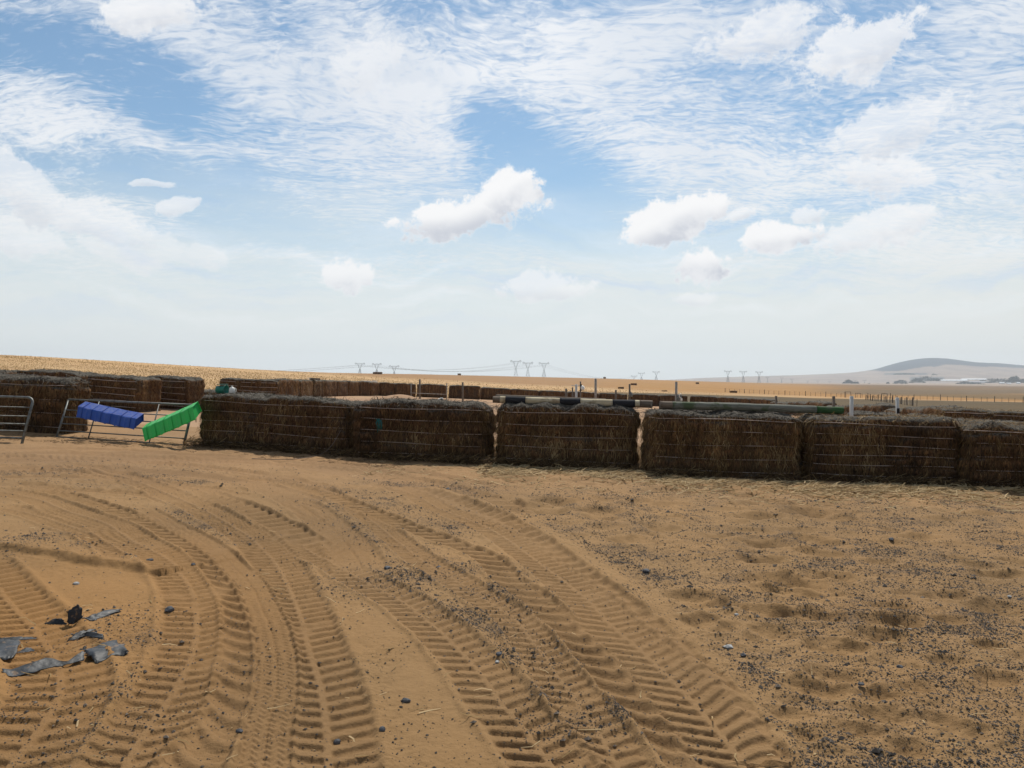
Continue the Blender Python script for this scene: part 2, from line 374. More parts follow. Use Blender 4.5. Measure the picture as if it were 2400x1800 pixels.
def b_straw(nt, b):
    t = nt.attr('tone'); rp = nt.n.new('ShaderNodeValToRGB'); nt.l.new(t, rp.inputs[0]); e = rp.color_ramp.elements
    e[0].position = 0; e[0].color = (.028, .017, .009, 1); e[1].position = 1; e[1].color = (.50, .37, .20, 1)
    for q, cc in ((.3, (.075, .042, .018)), (.55, (.16, .095, .038)), (.78, (.30, .20, .085))):
        x = e.new(q); x.color = (*cc, 1)
    nt.l.new(rp.outputs[0], b.inputs['Base Color'])
    tl = nt.n.new('ShaderNodeBsdfTranslucent'); nt.l.new(rp.outputs[0], tl.inputs[0]); mx = nt.n.new('ShaderNodeMixShader'); mx.inputs[0].default_value = .35
    nt.l.new(b.outputs[0], mx.inputs[1]); nt.l.new(tl.outputs[0], mx.inputs[2]); nt.l.new(mx.outputs[0], nt.n['Material Output'].inputs[0])
M_STRAW = material('straw', b_straw, rough=.8, spec=.2)
def b_gstraw(nt, b):
    t = nt.attr('tone'); nt.l.new(nt.mix(t, (.035, .028, .021), (.145, .118, .085)), b.inputs['Base Color'])
M_GREYSTRAW = material('greyed_straw', b_gstraw, rough=.8, spec=.2)
def b_pell(nt, b):
    t = nt.attr('tone'); nt.l.new(nt.mix(t, (.034, .027, .021), (.15, .118, .09)), b.inputs['Base Color'])
M_PELLET = material('dark_crumbs', b_pell, rough=.75, spec=.3)
M_TWINE = material('baling_twine', color=(.40, .31, .25), rough=.7)
def b_galv(nt, b):
    n = nt.noise(ocoord(nt), 12, 5, .6); nt.l.new(nt.mix(nt.ramp(n, .35, .7), (.17, .18, .17), (.085, .08, .07)), b.inputs['Base Color'])
M_GALV = material('dull_galvanised_steel', b_galv, rough=.55, metal=.45)
def plastic(name, c, c2):
    def f(nt, b):
        n = nt.noise(ocoord(nt), 7, 6, .65); cc = nt.mix(nt.ramp(n, .4, .75, 0, .6), c, c2)
        dust = nt.ramp(nt.math('ADD', nt.math('MULTIPLY', nt.sep(nt.n.new('ShaderNodeNewGeometry').outputs['Normal'])[2], .35), nt.noise(ocoord(nt), 16, 7, .7)), .60, 1.0, 0, .32)
        nt.l.new(nt.mix(dust, cc, (.34, .29, .22)), b.inputs['Base Color'])
        bump(nt, b, nt.noise(ocoord(nt), 9, 3), .01, .4)
    return material(name, f, rough=.5, spec=.35)
M_BLUE = plastic('blue_plastic', (.014, .070, .36), (.04, .11, .34)); M_GREEN = plastic('green_plastic', (.028, .50, .09), (.06, .42, .12))
M_BLUE2 = material('blue_rib', color=(.012, .06, .32), rough=.5); M_GREEN2 = material('green_rib', color=(.022, .38, .07), rough=.5)
M_TEAL = plastic('teal_plastic', (.01, .16, .115), (.02, .12, .09)); M_WHITEP = plastic('white_plastic', (.72, .70, .64), (.5, .47, .4))
M_CORD = material('old_cord', color=(.15, .11, .085), rough=.8)
M_TEALROPE = material('teal_rope', color=(.02, .11, .10), rough=.8)
def wood(name, a, c_, m2=None, sc_=(3, 40, 40)):
    def f(nt, b):
        p = ocoord(nt); n = nt.noise(nt.mapping(p, sc_), 1, 5, .65, dist=.6); n2 = nt.noise(p, 3.0, 5, .65)
        c = nt.mix(nt.ramp(n, .3, .7), a, c_)
        if m2: c = nt.mix(nt.ramp(n2, .5, .62, 0, .75), c, m2)
        nt.l.new(c, b.inputs['Base Color']); bump(nt, b, n, .012, .8)
    return material(name, f, rough=.85, spec=.15)
M_CREAM = wood('flaking_cream_paint', (.54, .47, .33), (.40, .33, .21), (.20, .14, .08))
M_BLACKP = wood('black_paint', (.014, .015, .018), (.035, .035, .038))
M_BAREWOOD = wood('bare_weathered_wood', (.10, .075, .055), (.21, .165, .12))
M_MOSSLOG = wood('grey_wood_with_green_stain', (.105, .11, .085), (.22, .215, .18), (.055, .085, .030))
M_GREENEND = wood('green_painted_wood', (.025, .07, .022), (.05, .11, .04), (.10, .10, .07))
M_POSTW = wood('post_wood', (.11, .085, .065), (.22, .18, .14), sc_=(40, 40, 3))
M_POSTWHITE = wood('pale_painted_post', (.55, .55, .52), (.42, .41, .38), sc_=(40, 40, 3))
M_POSTMOT = wood('mottled_pole', (.38, .35, .30), (.14, .10, .075), (.42, .39, .34), sc_=(14, 14, 5))
M_PYLON = material('pylon_steel', color=(.10, .105, .115), rough=.6)
M_TARP = None
def b_tarp(nt, b):
    p = nt.n.new('ShaderNodeNewGeometry').outputs['Position']; n = nt.noise(p, 5, 4, .5); n2 = nt.noise(p, 28, 5, .6)
    c = nt.mix(nt.ramp(n, .38, .62), (.006, .007, .008), (.021, .026, .032))
    c = nt.mix(nt.ramp(nt.math('ADD', n2, nt.math('MULTIPLY', n, .5)), .82, .94, 0, .6), c, (.20, .12, .06))
    nt.l.new(c, b.inputs['Base Color']); bump(nt, b, nt.noise(p, 16, 4, .5), .02, .5)
M_TARP = material('black_plastic_film', b_tarp, rough=.58, spec=.4)
M_STONE = material('dark_stone', lambda nt, b: (nt.l.new(nt.mix(nt.ramp(nt.noise(ocoord(nt), 30, 4), .35, .65), (.035, .036, .04), (.10, .10, .105)), b.inputs['Base Color'])), rough=.8)
M_PALESTONE = material('pale_stone', lambda nt, b: (nt.l.new(nt.mix(nt.ramp(nt.noise(ocoord(nt), 30, 4), .35, .65), (.22, .22, .21), (.38, .37, .35)), b.inputs['Base Color'])), rough=.8)
M_ROOF = material('white_roof_sheet', color=(.8, .82, .82), rough=.5); M_SHED = material('shed_wall', color=(.34, .35, .38), rough=.8)
M_LEAF = material('dark_foliage', lambda nt, b: (nt.l.new(nt.mix(nt.attr('tone'), (.018, .028, .022), (.05, .065, .04)), b.inputs['Base Color'])), rough=.9)
M_BARK = material('bark', color=(.08, .06, .05), rough=.9)

# ------------------------------------------------------------------ yard outline (sand inside, field outside)
def poly_px(l): return [((x-1200)/F*d, d) for x, d in l]
YARD = [(-40, -40), (-40, 18), (-22, 22)] + poly_px([(-150, 24), (180, 25), (440, 27.5), (500, 34), (640, 36), (655, 40), (816, 55), (890, 61), (1126, 67), (1400, 71), (1680, 72), (1800, 63), (1975, 46), (2100, 37), (2400, 25), (2500, 18)]) + [(40, 14), (40, -40)]
def in_poly(X, Y, poly):
    ins = np.zeros(X.shape, bool); n = len(poly)
    for i in range(n):
        x1, y1 = poly[i]; x2, y2 = poly[(i+1) % n]
        c = ((y1 > Y) != (y2 > Y)) & (X < (x2-x1)*(Y-y1)/((y2-y1) or 1e-9)+x1); ins ^= c
    return ins
SANDC = np.array([.244, .148, .067])
def land_colour(X, Y):
    """real surface colours: sand, stubble, fallow and pale far farmland"""
    r = np.hypot(X, Y); th = np.clip(np.arctan2(X, Y), -R(41), R(41)); px = 1200+F*np.tan(th); Yd = np.maximum(r*np.cos(th), 1)
    py = HOR+(EYE-base_z(X, Y))*F/Yd
    n = fbm2(X*.05, Y*.05, 3)+.5*fbm2(X*.3, Y*.3, 4)
    stub = np.array([.44, .29, .15])*(1+.16*fbm2(X*.035+3, Y*.035, 96)-.10*(np.abs(((X*.6+Y*.25)/6.) % 1-.5) < .05))[..., None]; smoo = np.array([.29, .172, .080]); dull = np.array([.105, .077, .042]); gold = np.array([.33, .185, .068]); pale = np.array([.40, .31, .22])
    def mixv(a, b, t): return a*(1-t[..., None])+b*t[..., None]
    C = stub.copy()
    far = sstep(170, 260, Yd+n*30)*sstep(650, 900, px)
    C = mixv(C, smoo, far)
    C = mixv(C, gold, far*sstep(1300, 1550, px)*(1-sstep(700, 1100, Yd+n*200)*sstep(1600, 1900, px)))
    C = mixv(C, dull*1.2, sstep(330, 380, Yd+n*60+(px-2000)*.25)*(1-sstep(520, 640, Yd+n*80))*sstep(1850, 2150, px)*.8)
    C = mixv(C, smoo*.85, sstep(900, 1300, Yd+n*150)*sstep(1750, 2050, px)*.8)
    # trodden, darker fallow ground between the yard and the far fence
    rt_ = sstep(1850, 2080, px+n*40)*(py > 900)
    C = mixv(C, np.array([.165, .108, .056]), rt_*(1-sstep(911, 913.5, py+n*1.5))*(Yd > 300))
    C = mixv(C, np.array([.150, .108, .064]), rt_*sstep(911, 913.5, py+n*1.5)*(1-sstep(922, 926, py+n*2))*(Yd > 220))
    C = mixv(C, np.array([.30, .185, .085]), sstep(1500, 1700, px)*(1-sstep(1850, 1950, px))*(Yd > 900)*.8)
    edge = 150+np.clip((px-1400)/1000, 0, 1)*45
    band = sstep(1330, 1560, px+n*60)*(1-sstep(edge, edge+12, Yd+n*5))
    C = mixv(C, dull, band)
    C = mixv(C, dull*1.25, (1-sstep(36, 50, Yd+n*6))*(px < 700)*.9)
    C = mixv(C, np.array([.31, .235, .175]), sstep(2500, 3300, Yd+n*150))
    return C, (1-sstep(120, 190, Yd))*(1-band), py

# ------------------------------------------------------------------ near ground with wheel ruts
def spline(pts, ds=.05):
    P = np.array([G(*p) for p in pts]); n = len(P); out = []
    E = np.vstack([2*P[0]-P[1], P, 2*P[-1]-P[-2]])
    for i in range(n-1):
        a, b, c, d = E[i:i+4]; m = max(2, int(np.linalg.norm(c-b)/ds)); t = np.linspace(0, 1, m, endpoint=False)[:, None]
        out.append(.5*((2*b)+(-a+c)*t+(2*a-5*b+4*c-d)*t*t+(-a+3*b-3*c+d)*t**3))
    out.append(P[-1:]); C = np.vstack(out)
    T = np.gradient(C, axis=0); T /= np.linalg.norm(T, axis=1, keepdims=True); s = np.r_[0, np.cumsum(np.linalg.norm(np.diff(C, axis=0), axis=1))]
    return C, T, s
TRACKS = [   # kind, width, pitch, depth, slant, path in photo pixels (traced from the photograph), laid oldest first
    ('line', .9, .3, .02, 0, [(-80, 1083), (300, 1076), (620, 1086), (860, 1112), (1030, 1150)]),
    ('line', .5, .3, .025, 0, [(-80, 1100), (180, 1096), (420, 1110), (640, 1142), (790, 1180)]),
    ('line', .35, .3, .03, 0, [(-80, 1052), (250, 1054), (520, 1074), (800, 1092), (1000, 1122)]),
    ('line', .3, .3, .03, 0, [(-80, 1120), (160, 1118), (330, 1128), (480, 1160)]),
    ('chev', .36, .13, .026, .3, [(-80, 1072), (150, 1072), (420, 1090), (650, 1120), (800, 1150)]),
    ('chev', .36, .13, .026, .3, [(-80, 1105), (100, 1104), (300, 1120), (480, 1145), (600, 1170)]),
    ('scallop', .4, .2, .03, .4, [(100, 1062), (500, 1078), (900, 1112), (1120, 1160), (1260, 1215)]),
    ('line', .4, .3, .025, 0, [(-80, 1066), (300, 1062), (700, 1078), (960, 1104), (1200, 1150)]),
    ('scallop', .30, .20, .026, .5, [(-60, 1137), (60, 1136), (150, 1146), (260, 1152), (350, 1160), (420, 1180)]),
    ('chev', .36, .105, .026, .35, [(-60, 1185), (40, 1196), (130, 1220), (210, 1250), (270, 1285), (310, 1330)]),
    ('chev', .30, .100, .026, .30, [(640, 1110), (760, 1150), (860, 1210), (953, 1285), (1007, 1325), (1062, 1357), (1116, 1394), (1206, 1454), (1243, 1501), (1279, 1545), (1308, 1588), (1344, 1631), (1369, 1675), (1405, 1718), (1450, 1800)]),
    ('chev', .36, .115, .033, .30, [(450, 1140), (535, 1175), (620, 1215), (690, 1262), (736, 1296), (790, 1325), (845, 1357), (903, 1386), (953, 1415), (989, 1447), (1033, 1483), (1069, 1519), (1105, 1556), (1140, 1600), (1181, 1657), (1214, 1689), (1242, 1725), (1300, 1800)]),
    ('zig', .44, .050, .013, 0, [(560, 1120), (640, 1150), (700, 1180), (748, 1212), (788, 1245), (822, 1285), (848, 1330), (858, 1360)]),
    ('scallop', .27, .20, .046, .55, [(520, 1110), (640, 1128), (740, 1150), (809, 1173), (852, 1191), (903, 1209), (953, 1231), (1007, 1253), (1062, 1274), (1109, 1292), (1152, 1318), (1188, 1357), (1250, 1404), (1286, 1433), (1308, 1454), (1344, 1483), (1369, 1512), (1398, 1545), (1431, 1577), (1460, 1610), (1500, 1639), (1560, 1700), (1640, 1800)]),
    ('scallop', .34, .22, .040, -.3, [(440, 1150), (500, 1170), (560, 1185), (620, 1210), (673, 1238), (715, 1262), (752, 1290)]),
    ('square', .34, .21, .022, 0, [(900, 1128), (1033, 1162), (1098, 1187), (1152, 1209), (1206, 1238), (1250, 1267), (1286, 1296), (1329, 1328), (1380, 1376), (1423, 1412), (1460, 1441), (1560, 1530), (1660, 1640), (1740, 1740), (1790, 1810)]),
    ('chev', .40, .112, .029, .35, [(860, 1125), (971, 1158), (1025, 1187), (1080, 1209), (1134, 1231), (1181, 1256), (1221, 1285), (1264, 1318), (1308, 1350), (1351, 1386), (1387, 1415), (1423, 1458), (1459, 1490), (1496, 1519), (1560, 1580), (1640, 1665), (1720, 1760), (1760, 1820)]),
    ('chev', .42, .112, .031, .28, [(-60, 1148), (0, 1151), (90, 1169), (155, 1195), (246, 1224), (311, 1267), (376, 1303), (416, 1339), (445, 1383), (456, 1430), (457, 1483), (445, 1545), (427, 1581), (398, 1635), (362, 1682), (333, 1725), (297, 1783), (270, 1830)]),
    ('scallop', .27, .20, .040, .75, [(60, 1138), (160, 1160), (253, 1191), (344, 1220), (409, 1256), (463, 1285), (495, 1314), (525, 1347), (557, 1397), (570, 1436), (575, 1498), (572, 1552), (560, 1631), (524, 1707), (470, 1762), (430, 1820)]),
    ('chev', .42, .112, .034, .22, [(120, 1085), (230, 1100), (300, 1118), (369, 1144), (434, 1173), (499, 1206), (564, 1242), (608, 1278), (644, 1318), (669, 1365), (690, 1412), (705, 1454), (722, 1527), (742, 1588), (756, 1653), (764, 1725), (768, 1810)]),
    ('zig', .21, .052, .013, 0, [(320, 1185), (398, 1224), (452, 1252), (506, 1289), (553, 1332), (590, 1376), (615, 1430), (633, 1472), (644, 1527), (647, 1581), (644, 1624), (633, 1671), (622, 1725), (612, 1810)]),
    ('chev', .46, .130, .034, .2, [(-80, 1300), (-30, 1350), (20, 1410), (70, 1465), (110, 1520), (135, 1575), (130, 1640), (95, 1700), (50, 1760), (0, 1820)]),
]
def near_height(X, Y):
    n = len(X); z = base_z(X, Y); prng = np.random.default_rng(21)     # the same pits every time it is asked
    lat = np.abs(X)/np.maximum(Y, 1)
    right = np.zeros(n)     # untracked trampled ground to the right of the last rut
    bx, by = zip(*[G(*p) for p in [(1007, 1140), (1109, 1170), (1224, 1222), (1310, 1262), (1385, 1310), (1460, 1370), (1520, 1415), (1600, 1495), (1690, 1595), (1770, 1700), (1840, 1820)]])
    bxs = np.interp(Y, by[::-1], bx[::-1]); right = sstep(0, .25, X-bxs)*(Y < 15.5)
    right = np.where(Y > by[0], sstep(-3.5, -1.5, X), right)
    calm = 1-sstep(14.5, 20, Y)*.5
    z = z + .020*fbm2(X*.9, Y*.9, 11)+.010*fbm2(X*3.3, Y*3.3, 12)*calm
    churn = sstep(8.5, 11, Y)*(1-right)*(Y < 17)
    z = z + churn*.016*fbm2(X*2.2, Y*5.0, 17)+churn*.022*fbm2(X*7, Y*9, 18)
    z = z + (.010+.011*right)*fbm2(X*5.5, Y*7.5, 13)*calm+.0045*noise2(X*22, Y*26, 14)*calm+.0035*noise2(X*48, Y*55, 19)*(Y < 9)
    for (sx_, sy_, ra, rb) in [(1010, 1590, .30, .45), (1120, 1730, .38, .35), (880, 1450, .22, .6), (150, 1385, .75, .55), (120, 1230, .8, .5)]:
        gx, gy = G(sx_, sy_); q = np.exp(-(((X-gx)/ra)**2+((Y-gy)/rb)**2)**1.5); flat = base_z(X, Y)+.020*fbm2(X*.9, Y*.9, 11)+.006*fbm2(X*2.5, Y*2.5, 23); z = z*(1-.85*q)+flat*.85*q
    # hoof and foot pits on the right
    pits = [(890, 640), (720, 620), (400, 750), (360, 840), (740, 800), (970, 820), (760, 920), (1400, 770), (1430, 860), (1340, 940), (1720, 850), (1990, 590), (2000, 780), (1960, 990), (1110, 1010), (1110, 1170), (1560, 1220), (1350, 1260), (990, 1240), (1730, 1080), (1990, 1180), (1380, 1380), (850, 1380), (930, 1500), (450, 1370), (700, 510), (1060, 600), (300, 710), (1750, 700), (1650, 1390), (640, 1500), (1250, 1470), (1800, 1450), (1500, 1560)]
    pp = []
    for a_, b_ in pits:
        gx, gy = G(1500+a_/2.37, 1100+b_/2.37); r_ = prng.uniform(.020, .031)*gy; pp.append((gx, gy, r_, .33*r_+.008))
    for _ in range(210):
        Yc = prng.uniform(2.6, 12.5); Xc = prng.uniform(-.2, 9.0); r_ = prng.uniform(.011, .026)*Yc; pp.append((Xc, Yc, r_, r_*prng.uniform(.14, .30)))
    pitm = np.zeros(n)
    for xc, yc, rr, dp in pp:
        m = (np.abs(X-xc) < rr*3) & (np.abs(Y-yc) < rr*3)
        if not m.any(): continue
        a = prng.uniform(-.5, .5); dx, dy = X[m]-xc, Y[m]-yc; ux = (dx*math.cos(a)+dy*math.sin(a))/rr/1.35; uy = (-dx*math.sin(a)+dy*math.cos(a))/rr
        q = np.sqrt(ux*ux+uy*uy)*(1+.22*noise2(dx*7+xc, dy*7+yc, 5)+.05*noise2(dx*20+xc, dy*20+yc, 6))
        pitm[m] = np.maximum(pitm[m], np.exp(-(q*1.05)**3)*min(1, dp/.04))
        z[m] += right[m]*dp*(-np.exp(-(q*1.1)**2.8)+.30*np.exp(-((q-1.22)/.36)**2))
    right = right*(1-.85*pitm)
    tr = np.zeros(n)
    for kind, wd, pitch, dep, sl, pts in TRACKS:
        C, T, s = spline(pts)
        m0 = (X > C[:, 0].min()-wd) & (X < C[:, 0].max()+wd) & (Y > C[:, 1].min()-wd) & (Y < C[:, 1].max()+wd)
        idx = np.nonzero(m0)[0]
        for ch in np.array_split(idx, max(1, len(idx)*len(C)//20_000_000+1)):
            if not len(ch): continue
            xx, yy = X[ch].astype(np.float32), Y[ch].astype(np.float32)
            D = (xx[:, None]-C[None, :, 0].astype(np.float32))**2+(yy[:, None]-C[None, :, 1].astype(np.float32))**2
            k = D.argmin(1); dx, dy = xx-C[k, 0], yy-C[k, 1]; t = dx*T[k, 1]-dy*T[k, 0]; ss = s[k]+dx*T[k, 0]+dy*T[k, 1]
            keep = (np.abs(t) < wd*.9) & (ss > s[0]-.05) & (ss < s[-1]+.05)
            ch, t, ss = ch[keep], t[keep], ss[keep]; x_, y_ = X[ch], Y[ch]
            h = t/(wd/2); jit = .16*noise2(x_*2.1, y_*2.1, 31)
            ampn = .72+.38*sstep(-.45, .35, fbm2(x_*.9+7, y_*.9, 33)); e = .05*noise2(x_*9, y_*9, 34)
            fade = sstep(0, .7, ss-s[0])*(sstep(0, .7, s[-1]-ss) if pts[-1][1] < 1750 else 1.); inside = (1-sstep(.86, 1.06, np.abs(h)+e))*fade
            berm = np.exp(-((np.abs(h)-1.14)/.13)**2)*fade*(.014-.003*sstep(6, 9, y_))*(1+.3*noise2(x_*3, y_*3, 35)+.2*noise2(x_*16, y_*16, 38))
            if kind == 'chev':
                side = np.where(h > 0, 1., -1.); ph = ss/pitch+sl*np.abs(t)/pitch*1.3+(h > 0)*.5+jit
                f = ph-np.floor(ph); lug = sstep(.04, .24, f)*(1-sstep(.56, .70, f))
                prof = -.008-lug*dep*.9*sstep(.05, .14, np.abs(h))*(1-.15*np.abs(h))
            elif kind == 'scallop':
                ph = ss/pitch+sl*(t/pitch)+.8*np.abs(sl)*(h*h)*.6+jit; f = ph-np.floor(ph)
                lug = sstep(.0, .36, f)*(1-sstep(.66, .90, f)); prof = -.006-lug*dep*(1-.30*h*h)
            elif kind == 'zig':
                tri = np.abs(((t/.055) % 1.)-.5)*2; ph = ss/pitch+tri*.75+jit*.4; prof = -.008-dep*(.5+.5*np.sin(ph*2*math.pi))
                prof -= .008*(np.abs(h) < .05)
            elif kind == 'square':
                ph = ss/pitch+jit; f = ph-np.floor(ph); lug = sstep(.0, .15, f)*(1-sstep(.45, .75, f))
                prof = -.012-dep*lug*np.where(h > 0, .35, 1.)
            else:
                prof = -.012*np.cos(np.clip(h, -1, 1)*math.pi)-dep*.5*(1-h*h)
            soft = .0022*noise2(x_*34, y_*34, 36)+.0022*noise2(x_*11, y_*11, 37)
            new = base_z(x_, y_)+.015*fbm2(x_*.9, y_*.9, 11)+prof*ampn*(.80+.40*sstep(5.2, 8.5, y_))+soft
            crumble = 1-(.75-.45*sstep(6, 9, y_))*sstep(.30, .62, fbm2(x_*3.1+3, y_*3.1, 39)); new = new*crumble+(base_z(x_, y_)-.012+.006*noise2(x_*14, y_*14, 43))*(1-crumble)
            z[ch] = z[ch]*(1-inside)+new*inside+berm*(1-inside)*(1-sstep(1.3, 1.75, np.abs(h)))
            tr[ch] = np.maximum(tr[ch], inside)
    # long scraped step at the left, and a berm beside the outermost rut
    for pts, hgt, wd, one in [([(-60, 1285), (14, 1292), (120, 1305), (200, 1318), (290, 1330), (376, 1349)], .055, .11, True),
                              ([(1007, 1148), (1109, 1177), (1170, 1202), (1224, 1231), (1297, 1267), (1369, 1318), (1441, 1376), (1500, 1419), (1580, 1500), (1660, 1590), (1740, 1700), (1800, 1800)], .035, .10, False)]:
        C, T, s = spline(pts); m = (X > C[:, 0].min()-.8) & (X < C[:, 0].max()+.8) & (Y > C[:, 1].min()-.8) & (Y < C[:, 1].max()+.8); ch = np.nonzero(m)[0]
        D = (X[ch][:, None]-C[None, :, 0])**2+(Y[ch][:, None]-C[None, :, 1])**2; k = D.argmin(1)
        dx, dy = X[ch]-C[k, 0], Y[ch]-C[k, 1]; t = dx*T[k, 1]-dy*T[k, 0]; e = (k > 0) & (k < len(C)-1)
        if one: t = t+.02*noise2(X[ch]*9, Y[ch]*9, 41); up = sstep(.06, -.03, t) if False else 1-sstep(-.04, .05, t); z[ch] += e*hgt*up*np.exp(-np.maximum(-t, 0)/.45)
        else: z[ch] += e*hgt*np.exp(-(t/wd)**2)*(1+.5*noise2(X[ch]*7, Y[ch]*7, 42))
    return z, tr, right
def dung_field(X, Y, tr, right):
    ring = fbm2(X*.8, Y*.8, 51)
    d = right*(.75+.25*ring)*(1-sstep(11.2, 12.6, Y))
    for (x0, y0, r0, r1, wv) in [(1120, 1400, 1.0, .5, .9), (960, 1350, .9, .5, .8), (1010, 1215, 1.4, .5, .7), (880, 1195, 1.2, .4, .6), (1260, 1530, .7, .5, .7), (420, 1640, .9, .5, .35), (250, 1700, .7, .5, .5), (330, 1480, .6, .5, .5), (130, 1110, 2.2, .5, .6), (330, 1120, 1.8, .4, .6), (1300, 1680, .5, .5, .8), (60, 1270, .7, .3, .6), (230, 1285, .5, .3, .6), (860, 1570, .35, .3, .5), (480, 1205, .8, .3, .5)]:
        gx, gy = G(x0, y0); q = ((X-gx)/r0)**2+((Y-gy)/r0/.8)**2; d = np.maximum(d, wv*np.exp(-q)*(1-.65*tr))
    for pts, wd, wv in [([(40, 1108), (120, 1108), (210, 1106)], .5, .8), ([(130, 1098), (250, 1108), (330, 1118), (440, 1130)], .45, .9), ([(427, 1202), (470, 1220), (506, 1231), (560, 1262)], .22, .9), ([(620, 1122), (700, 1133), (845, 1157), (935, 1191), (1007, 1222), (1060, 1252)], .28, 1.),
                        ([(735, 1170), (808, 1205), (863, 1242), (917, 1270), (953, 1303), (989, 1339), (1062, 1375), (1130, 1425), (1175, 1490)], .30, 1.), ([(860, 1360), (905, 1370), (960, 1385), (1050, 1440), (1110, 1500)], .25, .9)]:
        Cc, _, _ = spline(pts, .15); m = (X > Cc[:, 0].min()-1) & (X < Cc[:, 0].max()+1) & (Y > Cc[:, 1].min()-1) & (Y < Cc[:, 1].max()+1); ch = np.nonzero(m)[0]
        if len(ch): D = ((X[ch][:, None]-Cc[None, :, 0])**2+(Y[ch][:, None]-Cc[None, :, 1])**2).min(1); d[ch] = np.maximum(d[ch], wv*np.exp(-D/wd**2)*(1-.6*tr[ch]))
    smoothp = [G(1000, 1600), G(1100, 1720), G(900, 1470), G(180, 1380)]
    for gx, gy in smoothp: d = d*(1-.95*np.exp(-(((X-gx)/.42)**2+((Y-gy)/.5)**2)))
    return np.clip(d*(.6+.8*sstep(-.3, .5, fbm2(X*1.9, Y*1.9, 52))), 0, 1)

def build_ground():
    az = np.concatenate([np.linspace(-180, -42, 24)[:-1], np.degrees(np.arctan(np.linspace(math.tan(R(-42)), math.tan(R(41)), 960))), np.linspace(42, 180, 24)[1:-1]])
    inv = 1/np.linspace(1/20.3, 1/2.55, 640)[::-1]; r = np.concatenate([[.02, .6, 1.2, 1.8, 2.3], inv, []])
    na, nr = len(az), len(r); A, Rr = np.meshgrid(R(1)*az, r, indexing='ij')
    # rings are straight across the view so that rows stay evenly spaced on the ground
    k = np.where(np.abs(az) < 42.5, 1/np.cos(R(1)*np.clip(az, -42, 42)), 1/math.cos(R(42)))[:, None]
    Rr = Rr*(1+(k-1)*1.0); X = (Rr*np.sin(A)).ravel(); Y = (Rr*np.cos(A)).ravel()
    z, tr, right = near_height(X, Y)
    dung = dung_field(X, Y, tr, right)*(np.hypot(X, Y) < 19)
    C = np.broadcast_to(SANDC, (len(X), 3)).copy(); n = fbm2(X*.5, Y*.5, 61)
    og = np.exp(-(((X+3.4)/1.7)**2+((Y-4.2)/2.3)**2)); C = C*(1-og[:, None]*.5)+np.array([.29, .140, .038])*og[:, None]*.5
    pk = sstep(9, 14, Y)*.5; C = C*(1-pk[:, None])+np.array([.28, .172, .092])*pk[:, None]
    C = C*(1+.15*n+.06*fbm2(X*2.6, Y*2.6, 62))[:, None]
    C = C*(1-.08*tr[:, None])*(1-tr[:, None]*np.array([0, .01, .0]))
    lit = sstep(1.5, .1, 0) if False else np.zeros(len(X))
    i = np.arange(na)[:, None]; j = np.arange(nr-1)[None, :]; i2 = (i+1) % na
    Q = np.stack([i*nr+j, i*nr+j+1, i2*nr+j+1, i2*nr+j], -1).reshape(-1, 4)
    Q = Q[:, ::-1] if True else Q
    o = mesh_np('ground', np.c_[X, Y, z], Q, M_SAND, attrs={'land': C, 'dung': dung, 'damp': lit})
    tag(o, kind='structure', label='orange brown sandy yard with curved tyre tracks')
    return o
ground = build_ground()
_me = ground.data
if _me.polygons[len(_me.polygons)//2].normal.z < 0: _me.flip_normals()

def build_fields():
    az = np.concatenate([np.linspace(-180, -46, 20)[:-1], np.linspace(-46, 46, 420), np.linspace(46, 180, 20)[1:-1]])
    r = np.exp(np.linspace(math.log(19.6), math.log(9400), 290)); na, nr = len(az), len(r)
    A, Rr = np.meshgrid(R(1)*az, r, indexing='ij'); k = 1/np.cos(R(1)*np.clip(az, -42, 42))[:, None]
    Rr = Rr*k; X = (Rr*np.sin(A)).ravel(); Y = (Rr*np.cos(A)).ravel(); z = base_z(X, Y)
    d = np.hypot(X, Y); amp = np.clip((d-19)/400, 0, 1)
    z = z-.012*(d < 27.5) + .25*fbm2(X*.02, Y*.02, 71)*amp+.06*fbm2(X*.2, Y*.2, 72)*np.clip((d-26)/60, 0, 1)
    ins = in_poly(X, Y, YARD)
    # sand mound inside the yard
    mx, my, _ = PX(940, 46); z += .42*np.exp(-(((X-mx)/1.3)**2+((Y-my)/1.2)**2))*(1+.15*noise2(X*2, Y*2, 8))
    C, stub, _ = land_colour(X, Y)
    inner = np.array([.35, .225, .135]); C[ins] = inner*(1+.10*fbm2(X[ins]*.4, Y[ins]*.4, 9))[:, None]; stub = np.where(ins, 0, stub)
    i = np.arange(na)[:, None]; j = np.arange(nr-1)[None, :]; i2 = (i+1) % na
    Q = np.stack([i2*nr+j, i2*nr+j+1, i*nr+j+1, i*nr+j], -1).reshape(-1, 4)
    o = mesh_np('terrain', np.c_[X, Y, z], Q, M_FIELD, attrs={'land': C, 'stub': stub})
    tag(o, kind='structure', label='rolling stubble fields beyond the yard')
    if o.data.polygons[len(o.data.polygons)//2].normal.z < 0: o.data.flip_normals()
build_fields()

